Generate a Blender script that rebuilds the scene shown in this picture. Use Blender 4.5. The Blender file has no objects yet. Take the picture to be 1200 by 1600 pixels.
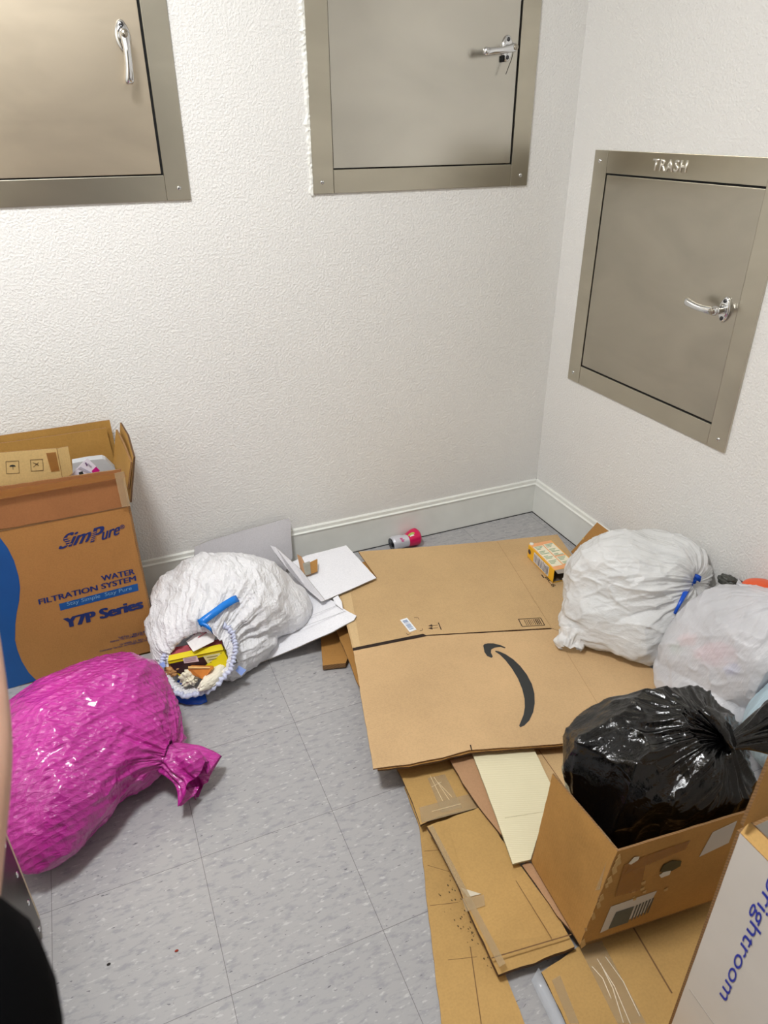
import bpy, bmesh, math, random
import numpy as np
from mathutils import Vector, Matrix

# ------------------------------------------------------------------ camera
S = bpy.context.scene
COL = S.collection
CAM = Vector((-1.5754, -2.1412, 1.4136))
AR = Vector((0.92022, -0.39135, -0.00567)); AU = Vector((0.19287, 0.44082, 0.87663)); AF = Vector((0.34057, 0.80779, -0.48113))
FPX = 1107.57
cam_d = bpy.data.cameras.new('camera'); cam = bpy.data.objects.new('camera', cam_d); COL.objects.link(cam)
cam_d.sensor_fit = 'VERTICAL'; cam_d.sensor_height = 36.0; cam_d.lens = FPX / 1600 * 36.0
cam_d.clip_start = 0.02
cam_d.dof.use_dof = True; cam_d.dof.focus_distance = 2.0; cam_d.dof.aperture_fstop = 9.0
cam.matrix_world = Matrix(((AR.x, AU.x, -AF.x, CAM.x), (AR.y, AU.y, -AF.y, CAM.y), (AR.z, AU.z, -AF.z, CAM.z), (0, 0, 0, 1)))
S.camera = cam

# ------------------------------------------------------------------ world, lights, exposure
w = bpy.data.worlds.new('world'); S.world = w; w.use_nodes = True
w.node_tree.nodes['Background'].inputs[0].default_value = (0.75, 0.8, 0.9, 1)
w.node_tree.nodes['Background'].inputs[1].default_value = 0.25
S.view_settings.view_transform = 'Standard'; S.view_settings.look = 'None'
S.view_settings.gamma = 1.0; S.view_settings.use_curve_mapping = False
S.view_settings.exposure = 0.0

def area(name, loc, rot, sx, sy, power, col):
    l = bpy.data.lights.new(name, 'AREA'); l.shape = 'RECTANGLE'; l.size = sx; l.size_y = sy
    l.energy = power; l.color = col
    o = bpy.data.objects.new(name, l); o.location = loc; o.rotation_euler = rot; COL.objects.link(o)
    return o
LIGHT_X, LIGHT_Y, LIGHT_Z = -1.78, -1.22, 2.60
area('ceiling_lamp_light', (LIGHT_X, LIGHT_Y, LIGHT_Z - 0.075), (0, 0, 0), 0.30, 0.36, 40.0, (0.98, 0.99, 1.0))
area('hallway_fill_light', (-1.3, -2.9, 2.44), (0, 0, 0), 0.6, 0.6, 2.5, (0.95, 0.98, 1.0))  # unseen light added in the hallway, gives frontal fill

# ------------------------------------------------------------------ pixel -> place
def ray(px, py): return AF + AR * ((px - 600) / FPX) - AU * ((py - 800) / FPX)
def at(px, py, z=0.0):
    d = ray(px, py); return CAM + d * ((z - CAM.z) / d.z)
def aty(px, py, y):
    d = ray(px, py); return CAM + d * ((y - CAM.y) / d.y)
def atx(px, py, x):
    d = ray(px, py); return CAM + d * ((x - CAM.x) / d.x)
def atd(px, py, D): return CAM + ray(px, py) * D
def onp(px, py, P0, n):
    d = ray(px, py); return CAM + d * ((P0 - CAM).dot(n) / d.dot(n))

# ------------------------------------------------------------------ materials
def lin(c):
    return tuple((v / 255 / 12.92) if v / 255 <= 0.04045 else ((v / 255 + 0.055) / 1.055) ** 2.4 for v in c)
class NT:
    def __init__(s, name):
        s.m = bpy.data.materials.new(name); s.m.use_nodes = True; s.t = s.m.node_tree; s.n = s.t.nodes
        s.b = s.n['Principled BSDF']; s.co = s.n.new('ShaderNodeTexCoord')
    def new(s, typ, **kw):
        n = s.n.new('ShaderNode' + typ)
        for k, v in kw.items(): setattr(n, k, v)
        return n
    def link(s, a, b): s.t.links.new(a, b)
    def mapping(s, scale=(1, 1, 1), rot=(0, 0, 0), src='Object'):
        m = s.new('Mapping'); m.inputs['Scale'].default_value = scale; m.inputs['Rotation'].default_value = rot
        s.link(s.co.outputs[src], m.inputs[0]); return m.outputs[0]
    def noise(s, vec, scale, detail=3, rough=0.5, dist=0.0):
        n = s.new('TexNoise'); n.inputs['Scale'].default_value = scale; n.inputs['Detail'].default_value = detail
        n.inputs['Roughness'].default_value = rough; n.inputs['Distortion'].default_value = dist
        if vec is not None: s.link(vec, n.inputs['Vector'])
        return n.outputs['Fac']
    def ramp(s, fac, stops):
        r = s.new('ValToRGB'); e = r.color_ramp.elements
        while len(e) < len(stops): e.new(0.5)
        for i, (p, c) in enumerate(stops): e[i].position = p; e[i].color = (*c, 1) if len(c) == 3 else c
        s.link(fac, r.inputs[0]); return r.outputs[0]
    def mix(s, fac, a, b, mode='MIX'):
        m = s.new('Mix', data_type='RGBA', blend_type=mode)
        if isinstance(fac, (int, float)): m.inputs[0].default_value = fac
        else: s.link(fac, m.inputs[0])
        for i, v in ((6, a), (7, b)):
            if isinstance(v, tuple): m.inputs[i].default_value = (*v, 1)
            else: s.link(v, m.inputs[i])
        return m.outputs[2]
    def math(s, op, a, b=None):
        m = s.new('Math', operation=op)
        for i, v in enumerate((a, b)):
            if v is None: continue
            if isinstance(v, (int, float)): m.inputs[i].default_value = v
            else: s.link(v, m.inputs[i])
        return m.outputs[0]
    def bump(s, h, strength=0.3, dist=0.001, prev=None):
        b = s.new('Bump'); b.inputs['Strength'].default_value = strength; b.inputs['Distance'].default_value = dist
        s.link(h, b.inputs['Height'])
        if prev is not None: s.link(prev, b.inputs['Normal'])
        return b.outputs[0]
    def set(s, **kw):
        for k, v in kw.items():
            i = s.b.inputs[k.replace('_', ' ')]
            if isinstance(v, (int, float)): i.default_value = v
            elif isinstance(v, tuple): i.default_value = (*v, 1) if len(v) == 3 else v
            else: s.link(v, i)
        return s
def plain(name, rgb, rough=0.5, metal=0.0, var=0.08, **kw):
    t = NT(name); c = lin(rgb)
    n = t.noise(t.mapping(), 14.0, 4)
    d = tuple(v * (1 - var) for v in c); e = tuple(min(1, v * (1 + var)) for v in c)
    t.set(Base_Color=t.ramp(n, [(0.3, d), (0.7, e)]), Roughness=rough, Metallic=metal, **kw)
    return t.m
def kraft(name, rgb, flute=(1, 0, 0), seed=0.0, stain=0.12, dark=0.82):
    t = NT(name); c = lin(rgb)
    v = t.mapping(scale=(1, 1, 1))
    n1 = t.noise(v, 3.5 + seed, 5, 0.6); n2 = t.noise(v, 240, 2)
    col = t.ramp(n1, [(0.3, tuple(x * (1 - stain) for x in c)), (0.55, c), (0.75, tuple(min(1, x * (1 + stain * .8)) for x in c))])
    col = t.mix(0.12, col, t.ramp(n2, [(0.35, tuple(x * .6 for x in c)), (0.6, tuple(min(1, x * 1.2) for x in c))]))
    sc = t.noise(t.mapping(scale=(3, 26, 9), rot=(0, 0, .5 + seed)), 1.2, 4, 0.6)
    col = t.mix(t.ramp(sc, [(0.62, (0, 0, 0)), (0.75, (.25, .25, .25))]), col, tuple(x * dark for x in c))
    wv = t.new('TexWave', wave_type='BANDS', bands_direction='DIAGONAL' if flute == 'D' else ('X' if flute[0] else 'Y'))
    wv.inputs['Scale'].default_value = 55; wv.inputs['Distortion'].default_value = 0.4
    t.link(t.mapping(), wv.inputs['Vector'])
    b = t.bump(wv.outputs['Fac'], 0.12, 0.0006)
    b = t.bump(t.noise(v, 9, 4), 0.35, 0.004, b)
    t.set(Base_Color=col, Roughness=0.72, Normal=b); t.b.inputs['Specular IOR Level'].default_value = 0.3
    return t.m
def flute_edge(name, rgb):
    t = NT(name); c = lin(rgb)
    wv = t.new('TexWave', wave_type='BANDS', bands_direction='DIAGONAL'); wv.inputs['Scale'].default_value = 95; wv.inputs['Distortion'].default_value = 1
    t.link(t.mapping(), wv.inputs['Vector'])
    t.set(Base_Color=t.ramp(wv.outputs['Fac'], [(0.2, tuple(x * .68 for x in c)), (0.8, c)]), Roughness=0.85)
    return t.m

def wall_mat(name, rgb):
    t = NT(name); v = t.mapping(); c = lin(rgb)
    n1 = t.noise(v, 150, 3, 0.55); n2 = t.noise(v, 55, 2); n3 = t.noise(v, 2.0, 3)
    col = t.ramp(n3, [(0.3, tuple(x * .97 for x in c)), (0.7, c)])
    sm = t.noise(t.mapping(scale=(6, 6, 2.5)), 3.0, 6, 0.7)
    col = t.mix(t.ramp(sm, [(0.70, (0, 0, 0)), (0.82, (.3, .3, .3))]), col, tuple(x * .86 for x in c))
    b = t.bump(t.ramp(n1, [(0.42, (0, 0, 0)), (0.62, (1, 1, 1))]), 0.55, 0.0016)
    b = t.bump(n2, 0.3, 0.002, b)
    t.set(Base_Color=col, Roughness=0.55, Normal=b); return t.m
M = {}
M['wall'] = wall_mat('white_orange_peel_paint', (238, 237, 234))
M['ceil'] = plain('ceiling_paint', (235, 235, 233), 0.8, var=.02)
M['base'] = plain('semi_gloss_trim_paint', (236, 237, 231), 0.35, var=.03)
M['seam'] = plain('dark_seam', (38, 38, 36), 0.9)

def floor_mat():
    t = NT('grey_vinyl_tile'); T = 0.3048
    v = t.mapping()
    sep = t.new('SeparateXYZ'); t.link(v, sep.inputs[0])
    def line(ax, off):
        x = t.math('DIVIDE', t.math('SUBTRACT', sep.outputs[ax], off), T)
        f = t.math('ABSOLUTE', t.math('SUBTRACT', t.math('FRACT', x), 0.5))
        return t.math('GREATER_THAN', f, 0.5 - 0.0019)
    lines = t.math('MAXIMUM', line(0, -1.2559), line(1, -0.7553))
    # tone of each tile
    ix = t.math('FLOOR', t.math('DIVIDE', t.math('SUBTRACT', sep.outputs[0], -1.2559), T))
    iy = t.math('FLOOR', t.math('DIVIDE', t.math('SUBTRACT', sep.outputs[1], -0.7553), T))
    cb = t.new('CombineXYZ'); t.link(ix, cb.inputs[0]); t.link(iy, cb.inputs[1])
    wn = t.new('TexWhiteNoise'); wn.noise_dimensions = '3D'; t.link(cb.outputs[0], wn.inputs['Vector'])
    base = t.ramp(wn.outputs['Value'], [(0.0, lin((166, 165, 166))), (1.0, lin((174, 172, 172)))])
    vs = t.mapping(scale=(1, 2.6, 1), rot=(0, 0, .12))
    n = t.noise(vs, 34, 4, 0.62)
    base = t.mix(t.ramp(n, [(0.36, (.6, .6, .6)), (0.5, (0, 0, 0))]), base, lin((140, 140, 146)))
    nl = t.noise(t.mapping(scale=(1, 2.8, 1), rot=(0, 0, -.1)), 47, 3, 0.55)
    base = t.mix(t.ramp(nl, [(0.60, (0, 0, 0)), (0.68, (.8, .8, .8))]), base, lin((196, 196, 194)))
    vo = t.noise(t.mapping(scale=(1, 3.3, 1), rot=(0, 0, .2)), 62, 2, 0.5, 0.4)
    base = t.mix(t.ramp(vo, [(0.695, (0, 0, 0)), (0.73, (.9, .9, .9))]), base, lin((92, 92, 98)))
    col = t.mix(t.math('MULTIPLY', lines, 0.7), base, lin((70, 68, 66)))
    dirt = t.noise(t.mapping(), 5, 5, 0.7)
    col = t.mix(t.ramp(dirt, [(0.66, (0, 0, 0)), (0.8, (.35, .35, .35))]), col, lin((120, 116, 108)))
    t.set(Base_Color=col, Roughness=t.ramp(n, [(0.2, (.42, .42, .42)), (0.8, (.3, .3, .3))]), Normal=t.bump(t.noise(t.mapping(), 30, 3), 0.08, 0.001))
    return t.m
M['floor'] = floor_mat()

def steel(name, rgb, rough=0.28, seed=0, horiz=True):
    t = NT(name); c = lin(rgb)
    v = t.mapping(scale=(1.0, 1.0, 60) if horiz else (60, 60, 1))
    n = t.noise(v, 6, 3)
    big = t.noise(t.mapping(scale=(1, 1, 2.5)), 2.2 + seed, 3, 0.5, 0.6)
    col = t.ramp(big, [(0.3, tuple(x * .88 for x in c)), (0.7, tuple(min(1, x * 1.06) for x in c))])
    b = t.bump(n, 0.05, 0.0004); b = t.bump(t.noise(t.mapping(), 5, 2), 0.12, 0.004, b)
    t.set(Base_Color=col, Metallic=1.0, Roughness=rough, Normal=b)
    return t.m
M['steel'] = steel('brushed_stainless_steel', (206, 202, 192), .23)
M['steelwarm'] = steel('brushed_stainless_warm', (216, 203, 182), 0.36, 1)
M['steelframe'] = steel('stainless_frame', (196, 190, 174), 0.3, .5)
M['chrome'] = plain('chrome', (225, 226, 228), 0.08, 1.0, var=.01)
M['black'] = plain('black_gap', (12, 12, 12), 0.9)
M['caulk'] = plain('caulk', (238, 238, 232), 0.6)

# ------------------------------------------------------------------ objects
def mob(name, verts, faces, mat=None, parent=None, smooth=False, mats=None, midx=None):
    me = bpy.data.meshes.new(name); me.from_pydata([tuple(v) for v in verts], [], faces); me.update()
    for m in (mats or [mat]): me.materials.append(m)
    if midx is not None: me.polygons.foreach_set('material_index', midx)
    if smooth: me.polygons.foreach_set('use_smooth', [True] * len(me.polygons))
    o = bpy.data.objects.new(name, me); COL.objects.link(o)
    if parent: o.parent = parent
    return o
def bmo(name, bm, mat, parent=None, smooth=False, mats=None):
    me = bpy.data.meshes.new(name); bmesh.ops.recalc_face_normals(bm, faces=bm.faces); bm.to_mesh(me); bm.free()
    for m in (mats or [mat]): me.materials.append(m)
    if smooth: me.polygons.foreach_set('use_smooth', [True] * len(me.polygons))
    o = bpy.data.objects.new(name, me); COL.objects.link(o)
    if parent: o.parent = parent
    return o
def tag(o, label, cat, group=None, kind=None):
    if label: o['label'] = label
    if cat: o['category'] = cat
    if group: o['group'] = group
    if kind: o['kind'] = kind
    return o
def thing(name, label, cat, loc=(0, 0, 0), group=None):
    o = bpy.data.objects.new(name, None); o.empty_display_size = .05; COL.objects.link(o); o.location = loc
    return tag(o, label, cat, group)
KEEP = ('shipping_label', 'tape', 'paper_tape', 'grey_tape', 'sticker', 'torn_label')
def join_into(host, src):
    """print, creases and scuffs belong to the mesh of the part they are on"""
    k = len(host.data.materials); bm = bmesh.new(); bm.from_mesh(host.data); n = len(bm.faces)
    bm.from_mesh(src.data); bm.faces.ensure_lookup_table()
    for f in bm.faces[n:]: f.material_index += k
    bm.to_mesh(host.data); bm.free()
    for m in src.data.materials: host.data.materials.append(m)
    bpy.data.objects.remove(src)
def adopt(root):
    """the root sits at the thing's base while its parts are modelled in room coordinates"""
    dec = [o for o in root.children if o.get('print')]
    hosts = [o for o in root.children if not o.get('print')]
    todo = []
    for o in dec:
        c = sum((v.co for v in o.data.vertices), Vector()) / len(o.data.vertices); best = None
        for h in hosts:
            if h.type != 'MESH': continue
            ok, p, nn_, i = h.closest_point_on_mesh(c)
            d = (p - c).length if ok else 9
            if best is None or d < best[0]: best = (d, h)
        if best: todo.append((best[1], o))
    for h, o in todo: join_into(h, o)
    for ch in root.children: ch.matrix_parent_inverse = Matrix.Translation(-Vector(root.location))
def struct(name, o): o.name = name; o['kind'] = 'structure'; return o
def bx(bm, lo, hi, M4=None, bev=0.0):
    r = bmesh.ops.create_cube(bm, size=1.0); vs = r['verts']
    for v in vs: v.co = Vector([lo[i] + (v.co[i] + .5) * (hi[i] - lo[i]) for i in range(3)])
    if bev > 0:
        es = list({e for v in vs for e in v.link_edges})
        rr = bmesh.ops.bevel(bm, geom=es, offset=bev, segments=2, affect='EDGES', profile=0.6)
        vs = list({v for f in rr['faces'] for v in f.verts} | {v for v in vs if v.is_valid})
    if M4 is not None:
        for v in vs: v.co = M4 @ v.co
def box(name, lo, hi, mat, parent=None, M4=None, bev=0.0):
    bm = bmesh.new(); bx(bm, lo, hi, M4, bev); return bmo(name, bm, mat, parent)
def prism(name, pts, depth, mat, parent=None, edge=None, jitter=0.0, seed=0, step=0.02, sag=0.0):
    """a board: outline pts (top face), thickness depth along minus its normal; edges subdivided and slightly worn"""
    rnd = random.Random(seed); P = []
    n = Vector((0, 0, 0)); k = len(pts); pts = [Vector(p) for p in pts]
    for i in range(k): n += pts[i].cross(pts[(i + 1) % k])
    n.normalize()
    if n.z < -1e-6 or (abs(n.z) < 1e-3 and n.dot(CAM - pts[0]) < 0): n = -n; pts.reverse()
    for i in range(k):
        a, b = pts[i], pts[(i + 1) % k]; L = (b - a).length; m = max(1, int(L / step)) if jitter > 0 else 1
        out = (b - a).normalized().cross(n)
        for j in range(m):
            q = a.lerp(b, j / m)
            if j: q = q + out * rnd.uniform(-jitter, jitter * .3)
            P.append(q)
    N = len(P)
    V = P + [p - n * depth for p in P]
    F = [list(range(N)), list(range(2 * N - 1, N - 1, -1))] + [[i, i + N, (i + 1) % N + N, (i + 1) % N] for i in range(N)]
    o = mob(name, V, F, mats=[mat, edge or mat], parent=parent, midx=[0, 0] + [1] * N)
    return o
def decal(name, pts, mat, parent, off=0.0006, thick=0.0004):
    pts = [Vector(p) for p in pts]; k = len(pts); n = Vector((0, 0, 0))
    for i in range(k): n += pts[i].cross(pts[(i + 1) % k])
    n.normalize()
    if n.dot(CAM - pts[0]) < 0: n = -n
    o = prism(name, [p + n * off for p in pts], thick, mat, parent)
    if name not in KEEP: o['print'] = 1
    return o
def text_mesh(s, bold=0.0, shear=0.0, space=1.0):
    cu = bpy.data.curves.new('lettering', 'FONT'); cu.body = s; cu.size = 1.0; cu.offset = bold; cu.shear = shear
    cu.extrude = 0.0; cu.space_character = space; cu.resolution_u = 4; cu.fill_mode = 'FRONT'
    o = bpy.data.objects.new('lettering', cu); COL.objects.link(o)
    dg = bpy.context.evaluated_depsgraph_get()
    me = bpy.data.meshes.new_from_object(o.evaluated_get(dg)); bpy.data.objects.remove(o); bpy.data.curves.remove(cu)
    return me
def text_quad(name, s, bl, br, tl, mat, parent, bold=0.0, shear=0.0, off=0.0008, space=1.0, bold2=0.0):
    """lettering stretched so that its bounding box fills the parallelogram bl, br, tl"""
    me = text_mesh(s, bold, shear, space); bl, br, tl = Vector(bl), Vector(br), Vector(tl)
    xs = [v.co.x for v in me.vertices]; ys = [v.co.y for v in me.vertices]
    x0, x1, y0, y1 = min(xs), max(xs), min(ys), max(ys)
    n = (br - bl).cross(tl - bl).normalized()
    if n.dot(CAM - bl) < 0: n = -n
    k = 3 if bold2 else 1; b2 = bold2
    bm = bmesh.new()
    for j in range(k): bm.from_mesh(me)
    nv = len(me.vertices); bm.verts.ensure_lookup_table()
    for i, v in enumerate(bm.verts):
        j = i // nv; sx = (j - (k - 1) / 2) * b2
        v.co = bl + (br - bl) * ((v.co.x + sx - x0 + b2) / (x1 - x0 + 2 * b2)) + (tl - bl) * ((v.co.y - y0) / (y1 - y0)) + n * (off + j * .00006)
    bm.to_mesh(me); bm.free()
    me.name = name; me.materials.clear(); me.materials.append(mat)
    o = bpy.data.objects.new(name, me); COL.objects.link(o); o.parent = parent; o['print'] = 1
    return o
def tube(bm, pts, rad, seg=10, flat=None, cap=True):
    pts = [Vector(p) for p in pts]; n = len(pts); rings = []
    prev = None
    for i, p in enumerate(pts):
        t = (pts[min(i + 1, n - 1)] - pts[max(i - 1, 0)]).normalized()
        if prev is None:
            a = t.cross(Vector((0, 0, 1)))
            if a.length < .1: a = t.cross(Vector((1, 0, 0)))
            a.normalize()
        else: a = (prev - t * prev.dot(t)).normalized()
        prev = a; b = t.cross(a)
        r = rad[i] if isinstance(rad, (list, tuple)) else rad
        ra, rb = (r, r * (flat or 1.0)) if not isinstance(r, tuple) else r
        rings.append([bm.verts.new(p + a * math.cos(2 * math.pi * k / seg) * ra + b * math.sin(2 * math.pi * k / seg) * rb) for k in range(seg)])
    for i in range(n - 1):
        for k in range(seg): bm.faces.new((rings[i][k], rings[i][(k + 1) % seg], rings[i + 1][(k + 1) % seg], rings[i + 1][k]))
    if cap: bm.faces.new(rings[0][::-1]); bm.faces.new(rings[-1])
def ribbon(name, pts, width_vecs, mat, parent=None, thick=0.0006):
    V = []; n = len(pts); nn = []
    for i, p in enumerate(pts):
        wv = Vector(width_vecs[i] if isinstance(width_vecs, list) else width_vecs); p = Vector(p)
        t = (Vector(pts[min(i + 1, n - 1)]) - Vector(pts[max(i - 1, 0)]))
        nv = t.cross(wv).normalized() * thick
        V += [p - wv / 2 + nv, p + wv / 2 + nv, p + wv / 2 - nv, p - wv / 2 - nv]
    F = []
    for i in range(n - 1):
        for k in range(4): F.append([4 * i + k, 4 * i + (k + 1) % 4, 4 * i + 4 + (k + 1) % 4, 4 * i + 4 + k])
    F += [[0, 1, 2, 3], [4 * n - 4, 4 * n - 3, 4 * n - 2, 4 * n - 1]]
    o = mob(name, V, F, mat, parent, smooth=True); return o

# ------------------------------------------------------------------ room
XL, YF, ZC = -2.62, -2.0, 2.6
def shell(name, lo, hi, mat): return struct(name, box(name, lo, hi, mat))
shell('floor', (XL - .2, -3.9, -0.1), (0.2, 0.2, 0.0), M['floor'])
shell('ceiling', (XL - .2, -3.9, ZC), (0.2, 0.2, ZC + .1), M['ceil'])
shell('wall_back', (XL - .2, 0.0, 0.0), (0.2, 0.2, ZC), M['wall'])
shell('wall_right', (0.0, -3.9, 0.0), (0.2, 0.0, ZC), M['wall'])
shell('wall_left', (XL - .2, YF, 0.0), (XL, 0.0, ZC), M['wall'])
DX0, DX1, DH = -1.935, -1.0, 2.08
bm = bmesh.new()
bx(bm, (XL - .2, YF - .15, 0), (DX0, YF, ZC)); bx(bm, (DX1, YF - .15, 0), (0, YF, ZC)); bx(bm, (DX0, YF - .15, DH), (DX1, YF, ZC))
struct('wall_front', bmo('wall_front', bm, M['wall']))
shell('wall_hallway_end', (XL - .2, -3.9, 0), (0, -3.75, ZC), M['wall'])
shell('wall_hallway_left', (XL - .2, -3.75, 0), (XL - .05, YF - .15, ZC), M['wall'])
def baseboard(name, a, b, n):
    a, b, n = Vector(a), Vector(b), Vector(n); H = 0.1466
    prof = [(0, 0), (.012, 0), (.012, H - .022), (.0145, H - .021), (.0145, H - .018), (.008, H - .015), (.0075, H - .004), (.004, H), (0, H)]
    V = [p + n * x + Vector((0, 0, z)) for p in (a, b) for x, z in prof]; k = len(prof)
    F = [[i, (i + 1) % k, (i + 1) % k + k, i + k] for i in range(k)] + [list(range(k))[::-1], list(range(k, 2 * k))]
    return struct(name, mob(name, V, F, M['base']))
baseboard('baseboard_back', (XL, 0, 0), (0, 0, 0), (0, -1, 0))
baseboard('baseboard_right', (0, 0, 0), (0, YF, 0), (-1, 0, 0))
baseboard('baseboard_left', (XL, YF, 0), (XL, 0, 0), (1, 0, 0))
bm = bmesh.new()
bx(bm, (XL, -.0145, 0), (-.012, -.012, .0025)); bx(bm, (-.0145, YF, 0), (-.012, -.012, .0025))
struct('trim_1', bmo('trim_1', bm, M['seam']))
# ceiling fixture
cl = thing('ceiling_light', 'white square ceiling light fixture over the middle of the room', 'ceiling light', (LIGHT_X, LIGHT_Y, ZC))
box('fixture_housing', (-.24, -.28, -.06), (.24, .28, 0), plain('fixture_white', (240, 240, 240), .5), cl, bev=.006)
tl = NT('lamp_diffuser'); tl.set(Base_Color=(.9, .9, .9), Emission_Color=(1, .98, .94)); tl.b.inputs['Emission Strength'].default_value = 4.0
box('diffuser', (-.2, -.24, -.072), (.2, .24, -.06), tl.m, cl)

# room door, standing open into the room beside the camera
dr = thing('door_1', None, None, (-1.905, -1.07, 0.0)); dr['kind'] = 'structure'
dm = plain('door_beige_edge', (205, 190, 160), .5, var=.04)
box('door_leaf', (-.022, -.90, .012), (.0195, 0.0, 2.05), dm, dr, bev=.002)
ks = steel('kick_plate_steel', (96, 92, 80), 0.35, 2)
box('kick_plate', (.0195, -.89, .014), (.0212, -.017, .34), ks, dr)
for i in range(4):
    bm = bmesh.new(); bmesh.ops.create_uvsphere(bm, u_segments=12, v_segments=8, radius=.006)
    for v in bm.verts: v.co = Vector((.0215 + v.co.x * .45, -.040 + v.co.y, .026 + .085 * i + v.co.z))
    bmo('bolt', bm, M['chrome'], dr, True)
box('knob_plate', (.0195, -.09, .93), (.024, -.05, 1.05), M['chrome'], dr)
bm = bmesh.new(); bmesh.ops.create_uvsphere(bm, u_segments=16, v_segments=10, radius=.026)
for v in bm.verts: v.co = Vector((.058 + v.co.x * .8, -.07 + v.co.y, .985 + v.co.z))
tube(bm, [(.02, -.07, .985), (.05, -.07, .985)], .009, 12)
bmo('knob', bm, M['chrome'], dr, True)

# ------------------------------------------------------------------ trash chute doors
def chute(label, W, mat_door, mat_frame, lever_ang, plate_uv, gap_sides, trash=False, wire=False, caulk=False):
    """W maps (u right, v up, w out of the wall) to the room; frame .722 x .732"""
    r = thing('trash_chute_door', label, 'trash chute door')
    UW, VH, fw, fh = .722, .732, .063, .062
    def b(name, lo, hi, m, par=r, bev=.0012): return box(name, lo, hi, m, par, W, bev)
    b('backing', (.02, .02, .0002), (UW - .02, VH - .02, .0015), M['black'], bev=0)
    fr = b('frame', (0, 0, 0), (fw, VH, .0068), mat_frame)
    b('stile', (UW - fw, 0, 0), (UW, VH, .0068), mat_frame)
    b('rail', (fw + .0006, 0, 0), (UW - fw - .0006, fh, .0062), mat_frame)
    b('rail', (fw + .0006, VH - fh, 0), (UW - fw - .0006, VH, .0062), mat_frame)
    gl, gr, gb, gt = gap_sides
    b('door_panel', (fw + gl, fh + gb, .001), (UW - fw - gr, VH - fh - gt, .0055), mat_door)
    for (u, v) in ((.028, .03), (UW - .028, .03), (.028, VH - .03), (UW - .028, VH - .03)):
        bm = bmesh.new(); bmesh.ops.create_uvsphere(bm, u_segments=14, v_segments=8, radius=.006)
        for q in bm.verts: q.co = W @ Vector((u + q.co.x, v + q.co.y, .007 + q.co.z * .45))
        sc = bmo('screw', bm, M['chrome'], r, True)
        bm = bmesh.new(); bx(bm, (u - .003, v - .0006, .0085), (u + .003, v + .0006, .0101), W); bmo('slot', bm, M['black'], sc)
    # handle
    pu, pv = plate_uv
    hd = None
    bm = bmesh.new(); ring = []
    for h, s in ((.0055, 1.0), (.011, .98), (.0135, .86), (.0142, .5)):
        ring.append([bm.verts.new((pu + .0165 * s * math.cos(a) * (1 + .12 * math.cos(2 * a)), pv + .034 * s * math.sin(a), h)) for a in [2 * math.pi * i / 36 for i in range(36)]])
    for i in range(3):
        for k in range(36): bm.faces.new((ring[i][k], ring[i][(k + 1) % 36], ring[i + 1][(k + 1) % 36], ring[i + 1][k]))
    bm.faces.new(ring[-1]); bm.faces.new(ring[0][::-1])
    for q in bm.verts: q.co = W @ q.co
    hd = bmo('handle', bm, M['chrome'], r, True)
    for s in (-1, 1):
        bm = bmesh.new(); bmesh.ops.create_uvsphere(bm, u_segments=12, v_segments=8, radius=.0058)
        for q in bm.verts: q.co = W @ Vector((pu + q.co.x, pv + s * .0225 + q.co.y, .0145 + q.co.z * .4))
        bmo('plate_screw', bm, plain('screw_dark', (90, 90, 92), .3, 1.0), hd, True)
    bm = bmesh.new(); A = math.radians(lever_ang); d = Vector((math.cos(A), math.sin(A), 0)); o = Vector((pu, pv, 0)); e = Vector((-d.y, d.x, 0))
    tube(bm, [o + Vector((0, 0, z)) for z in (.012, .02, .036, .044)], [.012, .0105, .0105, .0125], 20)
    P = []; R = []
    for i in range(17):
        f = i / 16; P.append(o + d * (-.010 + .112 * f) + Vector((0, 0, .046 + .010 * math.sin(f * 2.2) - .006 * f * f)) + e * (.003 * math.sin(f * 3)))
        wv = .0118 * (1 - .25 * math.sin(f * 3.1)) ; R.append((wv if 0 < i < 16 else wv * .6, (.0085 if 0 < i < 16 else .004)))
    n0 = len(bm.verts)
    # lever body: flattened tube, wide in the wall plane
    rings = []
    for p, (ra, rb) in zip(P, R):
        rings.append([bm.verts.new(p + e * math.cos(t) * ra + Vector((0, 0, 1)) * math.sin(t) * rb) for t in [2 * math.pi * k / 16 for k in range(16)]])
    for i in range(16):
        for k in range(16): bm.faces.new((rings[i][k], rings[i][(k + 1) % 16], rings[i + 1][(k + 1) % 16], rings[i + 1][k]))
    bm.faces.new(rings[0][::-1]); bm.faces.new(rings[-1])
    for q in bm.verts: q.co = W @ q.co
    bmo('lever', bm, M['chrome'], hd, True)
    bm = bmesh.new(); tube(bm, [o + Vector((0, 0, z)) for z in (.05, .0585, .0595)], [.0078, .0078, .0068], 20)
    bx(bm, (pu - .0008, pv - .004, .0594), (pu + .0008, pv + .004, .0602))
    for q in bm.verts: q.co = W @ q.co
    bmo('lock_cylinder', bm, plain('lock_brass_grey', (178, 172, 160), .25, 1.0), hd, True)
    if trash:
        stl = plain('embossed_letter_steel', (236, 232, 222), .3, 1.0, var=.02)
        me = text_mesh('TRASH', .02, 0, 1.12)
        xs = [v.co.x for v in me.vertices]; ys = [v.co.y for v in me.vertices]
        bm = bmesh.new(); bm.from_mesh(me)
        r2 = bmesh.ops.extrude_face_region(bm, geom=bm.faces[:])
        up = [g for g in r2['geom'] if isinstance(g, bmesh.types.BMVert)]
        ups = set(up)
        for q in bm.verts:
            u = .262 + (q.co.x - min(xs)) / (max(xs) - min(xs)) * .132; v = VH - .046 + (q.co.y - min(ys)) / (max(ys) - min(ys)) * .031
            q.co = W @ Vector((u, v, .0062 + (.0022 if q in ups else 0)))
        bmo('embossed_lettering', bm, stl, r)
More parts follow.
